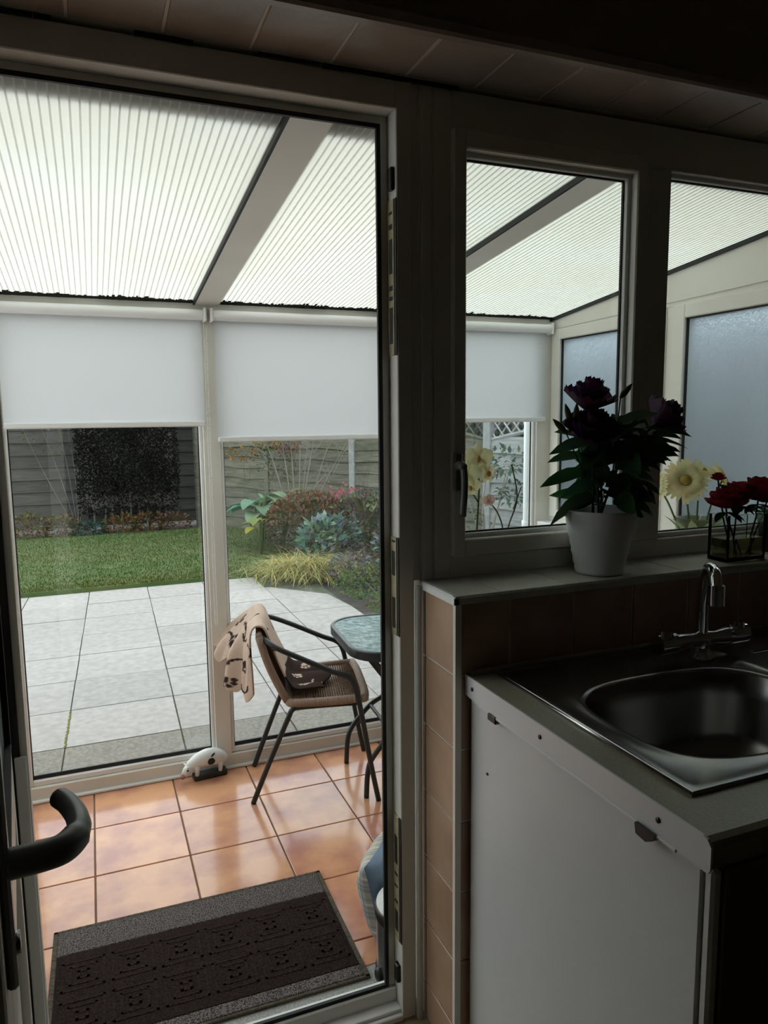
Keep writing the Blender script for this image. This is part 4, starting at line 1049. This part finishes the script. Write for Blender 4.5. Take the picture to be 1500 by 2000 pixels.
# ---- fences
def fence(p0, p1, posts, H, label, wood, lattice, nb, conc=True, wave=.006, pale=None):
    p0, p1 = Vector((*p0, 0)), Vector((*p1, 0)); d = (p1-p0); Lg = d.length; a = math.atan2(d.y, d.x)
    e = tag(empty('fence', (p0.x, p0.y, -.07), a), label, 'fence', None)
    for s_ in posts:
        o = bx('fence_post', 'concrete' if conc and s_ > posts[1] else wood, e, s_-.042, s_+.042, -.05, .05, 0, H+(.55 if lattice else .1), .006)
    for i in range(len(posts)-1):
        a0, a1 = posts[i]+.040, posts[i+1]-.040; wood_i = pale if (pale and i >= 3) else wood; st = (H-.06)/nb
        for k in range(nb):
            r = random.Random(k*7+i*31); z0 = .06+st*k; ph = r.uniform(0, 6)
            top = [(a0+(a1-a0)*t/10, z0+st+.02+wave*math.sin(t*.9+ph)) for t in range(11)]; bot = [(a0+(a1-a0)*t/10, z0+wave*math.sin(t*.9+ph+1)) for t in range(11)]
            b = MB(); n = 11
            vs = [(x, -.034, z) for x, z in bot]+[(x, -.012, z) for x, z in top]+[(x, -.020, z) for x, z in bot]+[(x, .002, z) for x, z in top]
            fs = [(t, t+1, n+t+1, n+t) for t in range(10)]+[(2*n+t, 3*n+t, 3*n+t+1, 2*n+t+1) for t in range(10)]+[(t, 2*n+t, 2*n+t+1, t+1) for t in range(10)]+[(n+t, n+t+1, 3*n+t+1, 3*n+t) for t in range(10)]+[(0, n, 3*n, 2*n), (n-1, 3*n-1, 4*n-1, 2*n-1)]
            b.add(vs, fs); b.build('fence_board', wood_i, e)
        if lattice:
            # concave rail with trellis above
            def dip(t): return H-.01+.13*math.sin(PI*t)
            b = MB(); b.tube([(a0+(a1-a0)*t/16, -.004, dip(t/16)+.01) for t in range(17)], .022, 6); b.build('curved_rail', wood_i, e)
            b = MB(); b.box(a0, a1, -.012, .012, H+.42, H+.46); b.build('top_rail', wood, e)
            for dr_ in (1, -1):
                k = -.6
                while k < 1.2*(a1-a0)+.6:
                    xs0 = a0+k; pts = []
                    for t in range(25):
                        zz = H-.02+.46*t/24; xx = xs0+dr_*(zz-H)*.8
                        if a0 < xx < a1 and zz > dip((xx-a0)/(a1-a0)): pts.append((xx, .004*dr_, zz))
                    if len(pts) > 2: b = MB(); b.tube([pts[0], pts[-1]], .010, 4); b.build('lattice_slat', wood_i, e)
                    k += .11
    return e
dv = Vector((2.9-1.45, 8.25-11.0)); 
F0 = (1.45, 11.0); F1 = (4.70, 4.83)
Lf = math.hypot(F1[0]-F0[0], F1[1]-F0[1])
s690 = math.hypot(2.9-1.45, 8.25-11.0); posts = [s690-3.1 if s690 > 3.15 else .0, s690-1.55, s690, s690+1.88, s690+3.70]
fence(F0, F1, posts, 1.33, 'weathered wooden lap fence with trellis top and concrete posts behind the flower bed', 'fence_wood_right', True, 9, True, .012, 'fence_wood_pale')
fence((-7, 11.25), (1.6, 11.25), [0, 1.72, 3.44, 5.16, 6.88, 8.55], 1.95, 'dark grey horizontal board fence behind the lawn', 'fence_wood', False, 11, False, .002)
fence((2.72, 4.0), (2.72, 1.75), [0, 1.12, 2.25], 1.98, 'added unseen dark fence shading the obscured side windows', 'fence_wood', False, 9, False, .004)  # made-up fence, added as a light blocker to darken the obscured panes
# ---- post / pole in the bed, downpipe
dp = tag(empty('downpipe', (2.035, 3.165, -.05)), 'white rainwater downpipe outside the conservatory corner', 'pipe')
b = MB(); b.tube([(0, 0, 0), (0, 0, 1.98)], .017, 12); b.build('pipe', 'white_pipe', dp, True)
b = MB(); b.tube([(0, 0, .98), (0, 0, 1.02)], .023, 12); b.build('pipe_collar', 'white_pipe', dp, True)

GARDEN = .62
# ---- foliage helpers
def cloud(b, c, r, n, ls, cols, rg, bias=.5, shell=.6, flat=1.0, drop=-.1):
    for k in range(n):
        while True:
            p = Vector((rg.uniform(-1, 1), rg.uniform(-1, 1), rg.uniform(-1, 1)))
            if p.length < 1: break
        if rg.random() < shell: p = p.normalized()*rg.uniform(.75, 1.0)
        q = Vector((c[0]+p.x*r[0], c[1]+p.y*r[1], c[2]+p.z*r[2]))
        if q.z < -.02: q.z = rg.uniform(-.02, .05)
        d = (p+Vector((rg.uniform(-1, 1), rg.uniform(-1, 1), rg.uniform(-.6, 1)))*.8)
        b.leaf(q, d, (rg.uniform(-1, 1), rg.uniform(-1, 1), 1), ls*rg.uniform(.6, 1.3), ls*rg.uniform(.35, .6)*flat, jit(rg.choice(cols), .3, rg), droop=.15)
def stemsfor(name, parent, base, tops, r=.006, m='twig', rg=random):
    b = MB()
    for t in tops:
        mid = Vector(base).lerp(Vector(t), .5)+Vector((rg.uniform(-.05, .05), rg.uniform(-.05, .05), .05)); b.tube(catmull([base, mid, t], 4), [r]*5+[r*.5]*4, 5)
    return b.build(name, m, parent, True)
def shrub(name, loc, r, n, ls, cols, label, cat='shrub', seed=1, group=None, flat=1.0, extra=None, top=None):
    rg = random.Random(seed); e = tag(empty(name, loc), label, cat, group)
    b = MB(); cloud(b, (0, 0, r[2]*.95), r, n, ls, cols, rg, flat=flat)
    if top: 
        for k in range(top[1]):
            a = rg.uniform(0, 6.28); q_ = rg.random()**.5; x, y = math.cos(a)*r[0]*q_, math.sin(a)*r[1]*q_
            b.leaf((x, y, r[2]*.95+r[2]*math.sqrt(max(0, 1-q_*q_))*rg.uniform(.8, 1.08)), (rg.uniform(-1, 1), rg.uniform(-1, 1), .8), (0, 0, 1), ls*.9, ls*.4, jit(rg.choice(top[0]), .3, rg))
    stuff(b.build('foliage', 'leafcol', e, fixn=False))
    stemsfor('stem', e, (0, 0, -.05), [(rg.uniform(-.7, .7)*r[0], rg.uniform(-.7, .7)*r[1], r[2]*rg.uniform(.8, 1.6)) for k in range(7)], .006, 'bark', rg)
    return e
# dense dark hedge
hg = tag(empty('hedge', (.50, 10.82, -.06)), 'tall dark dense hedge behind the lawn', 'hedge')
rg = random.Random(31); b = MB()
for k in range(15000):
    x = rg.uniform(-.70, .62); z_ = .30+1.9*rg.random(); y = -.33+.28*rg.random()**2+(.05*math.sin(x*9+z_*6)); 
    if z_ < .55 and rg.random() < .6: continue
    c = rg.choice(((.003, .005, .002), (.005, .007, .003), (.008, .007, .004), (.003, .003, .002)))
    b.leaf((x, y, z_), (rg.uniform(-1, 1), rg.uniform(-1, .3), rg.uniform(-.8, .8)), (0, -1, .4), rg.uniform(.025, .055), rg.uniform(.012, .022), jit(c, .4, rg))
stuff(b.build('foliage', 'leafcol', hg, fixn=False))
b = MB()
for k in range(9): x = -.5+.12*k; b.tube([(x, -.05, 0), (x+rg.uniform(-.05, .05), -.08, .5), (x+rg.uniform(-.1, .1), -.05, 2.0)], [.016, .012, .006], 6)
b.box(-.60, .58, -.02, .20, .35, 2.15); b.build('stem', 'bark', hg)
h2 = tag(empty('hedge', (4.55, 7.05, -.06), math.atan2(-6.17, 3.25)), 'dark leafy hedge showing through the trellis of the lap fence', 'hedge')
b = MB(); b.box(-3.9, 3.0, .12, .5, 0, 2.5); b.build('stem', 'bark', h2)
b = MB()
for k in range(5000):
    b.leaf((rg.uniform(-3.9, 3.0), .10-.12*rg.random(), 1.1+1.4*rg.random()), (rg.uniform(-1, 1), rg.uniform(-1, .3), rg.uniform(-.8, .8)), (0, -1, .4), rg.uniform(.05, .10), rg.uniform(.03, .05), jit(rg.choice(((.03, .05, .025), (.05, .07, .04), (.02, .03, .02))), .4, rg))
stuff(b.build('foliage', 'leafcol', h2, fixn=False))
# bare slender shrub beside hedge
bs = tag(empty('bare_shrub', (-.22, 10.86, -.06)), 'bare pale-stemmed shrub against the grey fence beside the hedge', 'shrub')
stemsfor('stem', bs, (0, 0, 0), [(-.45, 0, 1.7), (-.25, -.05, 1.9), (.05, -.1, 1.9), (-.62, 0, 1.5), (-.1, .1, 1.8), (.2, -.1, 1.6)], .006, 'bark', random.Random(5))
b = MB(); cloud(b, (-.25, 0, 1.5), (.45, .2, .45), 160, .05, [(.10, .12, .05), (.14, .13, .05)], random.Random(6)); stuff(b.build('foliage', 'leafcol', bs, fixn=False))
# low border plants along lawn edge
YG = [(.16, .17, .05), (.20, .16, .06), (.24, .12, .06), (.10, .13, .04)]
bl_ = [(-.78, .30, 'yellow green', YG), (-.42, .26, 'tan speckled', [(.20, .17, .09), (.25, .16, .08), (.14, .15, .05)]), (-.08, .16, 'blue green', [(.05, .11, .09), (.07, .13, .10)]), (.32, .24, 'yellow and russet', [(.22, .17, .05), (.22, .08, .04), (.12, .13, .04)]), (.68, .24, 'green and red', [(.10, .13, .04), (.22, .07, .05), (.17, .15, .05)]), (1.02, .22, 'pinkish russet', [(.24, .12, .10), (.14, .12, .05), (.2, .1, .06)])]
for k, (x, h_, nm, cs) in enumerate(bl_):
    shrub('border_plant', (x, 10.50, -.06), (.24, .17, h_*.62), 330, .060, cs, '%s leaved low border plant at the far lawn edge' % nm, 'plant', 50+k, 'low border plants at the lawn edge')
# flower bed
shrub('russet_shrub', (2.24, 7.95, -.06), (.50, .42, .365), 1900, .055, [(.085, .11, .04), (.11, .13, .05), (.17, .10, .05), (.06, .085, .035)], 'mounded shrub with russet flower heads above green leaves', 'shrub', 61, top=([(.24, .115, .065), (.28, .14, .085), (.18, .085, .05)], 900))
shrub('grey_green_shrub', (2.70, 7.35, -.06), (.42, .34, .40), 1100, .065, [(.10, .13, .09), (.14, .13, .09), (.08, .10, .07), (.16, .09, .07)], 'loose grey green shrub in front of the pale fence post', 'shrub', 62)
shrub('blue_leaved_plant', (2.28, 7.30, -.06), (.34, .28, .27), 380, .115, [(.19, .31, .24), (.25, .36, .29), (.12, .20, .15)], 'blue green leafy plant above the golden grass', 'plant', 63, flat=1.2)
shrub('blue_leaved_plant', (2.75, 6.35, -.06), (.32, .32, .30), 420, .085, [(.20, .28, .26), (.26, .32, .30), (.13, .16, .14)], 'bluish shrub at the bed edge beside the paving', 'plant', 64)
shrub('ground_cover', (2.33, 5.92, -.06), (.44, .46, .12), 1300, .040, [(.12, .19, .05), (.17, .21, .06), (.08, .12, .04)], 'low green ground cover creeping beside the patio corner', 'plant', 65)
shrub('ground_cover', (2.26, 5.05, -.06), (.34, .55, .10), 900, .036, [(.13, .20, .06), (.17, .22, .06), (.09, .14, .04)], 'low green ground cover along the patio side near the table', 'plant', 66)
shrub('silver_plant', (2.24, 6.42, -.06), (.24, .20, .15), 480, .060, [(.22, .22, .20), (.16, .16, .14), (.25, .24, .22)], 'small silvery twiggy plant between golden grass and paving', 'plant', 67)
# hostas with big leaves
def hosta(loc, cols, label, n, l, seed, hh=(.25, .5)):
    rg = random.Random(seed); e = tag(empty('hosta', loc), label, 'plant')
    for k in range(n):
        a = 2*PI*k/n+rg.uniform(-.3, .3); b = MB(); s0 = .1
        b.tube([(0, 0, 0), (math.cos(a)*.08, math.sin(a)*.08, rg.uniform(*hh))], .006, 5, col=(.10, .14, .05))
        top = Vector(b.v[-1]); leafcurve(b, (math.cos(a)*.08, math.sin(a)*.08, top.z-.02), (math.cos(a), math.sin(a), .45), l*rg.uniform(.8, 1.2), l*.62, jit(rg.choice(cols), .15, rg), 1.1, rg, 6); b.build('leaf', 'leafcol', e, True, fixn=False)
    return e
hosta((1.84, 8.55, -.06), [(.20, .36, .22), (.15, .29, .20), (.27, .41, .23)], 'large leaved blue green hosta behind the russet shrub', 14, .36, 3, (.40, .70))
hosta((2.16, 8.78, -.06), [(.24, .28, .10), (.17, .22, .09)], 'yellow green hosta at the foot of the bare tree', 8, .32, 5, (.5, .72))
hosta((1.72, 8.05, -.06), [(.34, .32, .06), (.22, .26, .08), (.12, .18, .08)], 'small yellowing hosta at the lawn edge', 7, .22, 6)
hosta((2.86, 7.68, -.06), [(.40, .44, .18), (.28, .36, .14), (.20, .25, .08)], 'variegated hosta beside the pale fence post', 9, .30, 8, (.5, .72))
# pink flowering plant
pk = tag(empty('pink_flowers', (2.70, 8.05, -.06)), 'pink flowering plant next to the pale fence post', 'plant')
b = MB(); rg = random.Random(8)
for k in range(130): b.leaf((rg.gauss(0, .13), rg.gauss(0, .1), .62+rg.gauss(0, .08)), (rg.uniform(-1, 1), rg.uniform(-1, 1), .4), (0, -1, .5), .045, .035, jit((.45, .09, .14), .3, rg))
stuff(b.build('blossom', 'petalcol', pk, fixn=False)); stemsfor('stem', pk, (0, 0, 0), [(rg.uniform(-.2, .2), rg.uniform(-.1, .1), .6) for k in range(8)], .004, 'bark', rg)
# golden grass
gg = tag(empty('ornamental_grass', (1.93, 6.86, -.05)), 'golden yellow arching ornamental grass overhanging the paving corner', 'grass')
b = MB(); rg = random.Random(14)
for k in range(2300):
    ox, oy = rg.gauss(.05, .20), rg.gauss(0.08, .12); a = rg.uniform(0, 2*PI) if rg.random() < .35 else rg.gauss(-PI*.62, .75); l_ = rg.uniform(.26, .56); u = rg.uniform(.55, 1.6)
    d = Vector((math.cos(a), math.sin(a), u)).normalized(); p = Vector((ox, oy, .0)); sd_ = Vector((-math.sin(a), math.cos(a), 0)); vs = []; w_ = rg.uniform(.003, .0065)
    for i in range(6):
        t = i/5; vs += [p-sd_*w_*(1-t*.9), p+sd_*w_*(1-t*.9)]; p = p+d*l_/5; d = (d+Vector((0, 0, -.30))).normalized()
        if p.z < .012: p.z = .012
    c = rg.choice(((.70, .62, .20), (.60, .58, .22), (.80, .72, .34), (.30, .34, .11)))
    b.add(vs, [(2*i, 2*i+1, 2*i+3, 2*i+2) for i in range(5)], jit(c, .2, rg))
stuff(b.build('blades', 'leafcol', gg, fixn=False))
b = MB(); b.ell((.05, .05, .03), (.12, .1, .06), 10, 6); b.build('crown', 'soil', gg, True)
# slender tree with autumn leaves
tr_ = tag(empty('slender_tree', (2.24, 8.50, -.06)), 'bare slender multi-stemmed tree with a few reddish leaves before the fence', 'tree')
rg = random.Random(15)
tops = [(-.60, .1, 2.0), (-.30, .05, 2.2), (.02, 0, 2.3), (.20, -.15, 2.2), (.48, -.5, 1.9), (.62, -.7, 1.6), (-.12, -.05, 2.0), (.35, -.3, 2.1)]
stemsfor('stem', tr_, (0, 0, .0), tops, .008, 'twig', rg)
b = MB()
for t in tops:
    for k in range(12):
        s_ = rg.uniform(.3, .95); p = Vector(t)*s_; b.tube([p, p+Vector((rg.uniform(-.25, .25), rg.uniform(-.1, .1), rg.uniform(.1, .3)))], [.004, .002], 4)
b.build('twigs', 'twig', tr_)
b = MB(); cloud(b, (-.12, -.05, 1.35), (.22, .15, .20), 260, .050, [(.22, .10, .06), (.26, .13, .08), (.16, .09, .05)], rg); stuff(b.build('foliage', 'leafcol', tr_, fixn=False))
ac = tag(empty('autumn_shrub', (1.98, 9.2, -.06)), 'shrub with orange and yellow autumn leaves before the lap fence', 'shrub')
stemsfor('stem', ac, (.1, 0, 0), [(-.2, 0, 1.2), (0, 0, 1.4), (.2, 0, 1.3), (-.35, 0, 1.0), (.35, 0, 1.2)], .004, 'bark', rg)
b = MB(); cloud(b, (.10, -.05, 1.35), (.22, .15, .18), 300, .05, [(.42, .27, .05), (.34, .24, .06), (.17, .18, .05), (.38, .17, .05)], rg); cloud(b, (-.22, 0, 1.12), (.20, .12, .09), 130, .045, [(.42, .24, .05), (.30, .14, .05)], rg); cloud(b, (.25, 0, 1.0), (.35, .15, .22), 220, .05, [(.09, .13, .05), (.13, .16, .07)], rg)
stuff(b.build('foliage', 'leafcol', ac, fixn=False))
# rose bush seen through the kitchen window
rb = tag(empty('rose_bush', (3.46, 6.12, -.06)), 'thin grey green rose bush in front of the trellis fence', 'shrub')
stemsfor('stem', rb, (0, 0, 0), [(.05, 0, 1.15), (.25, 0, 1.05), (-.25, 0, .95), (.35, 0, 1.2), (-.05, 0, 1.0)], .010, 'twig', rg)
b = MB(); cloud(b, (.15, -.05, 1.12), (.30, .15, .12), 120, .075, [(.11, .16, .11), (.14, .18, .12)], rg); cloud(b, (.30, -.05, .82), (.18, .12, .12), 70, .07, [(.11, .16, .11)], rg); cloud(b, (-.3, -.05, .62), (.25, .15, .14), 60, .07, [(.10, .14, .09)], rg)
stuff(b.build('foliage', 'leafcol', rb, fixn=False))
# stones at the lawn edge
for k, (x, y, r) in enumerate([(1.78, 10.45, .09), (1.95, 10.38, .06), (2.12, 10.30, .07)]):
    b = MB(); rg = random.Random(k); b.ell((0, 0, 0), (r, r*.8, r*.6), 10, 7)
    b.v = [(x_*(1+rg.uniform(-.12, .12)), y_*(1+rg.uniform(-.12, .12)), z_*(1+rg.uniform(-.12, .12))) for x_, y_, z_ in b.v]
    o = b.build('stone', 'stone', None); o.location = (x, y, r*.3)
    tag(o, ['largest pale stone at the lawn corner by the fence', 'smallest pale stone between the two bigger ones at the lawn corner', 'middling pale stone nearest the hosta at the lawn corner'][k], 'stone', 'stones at the lawn corner')
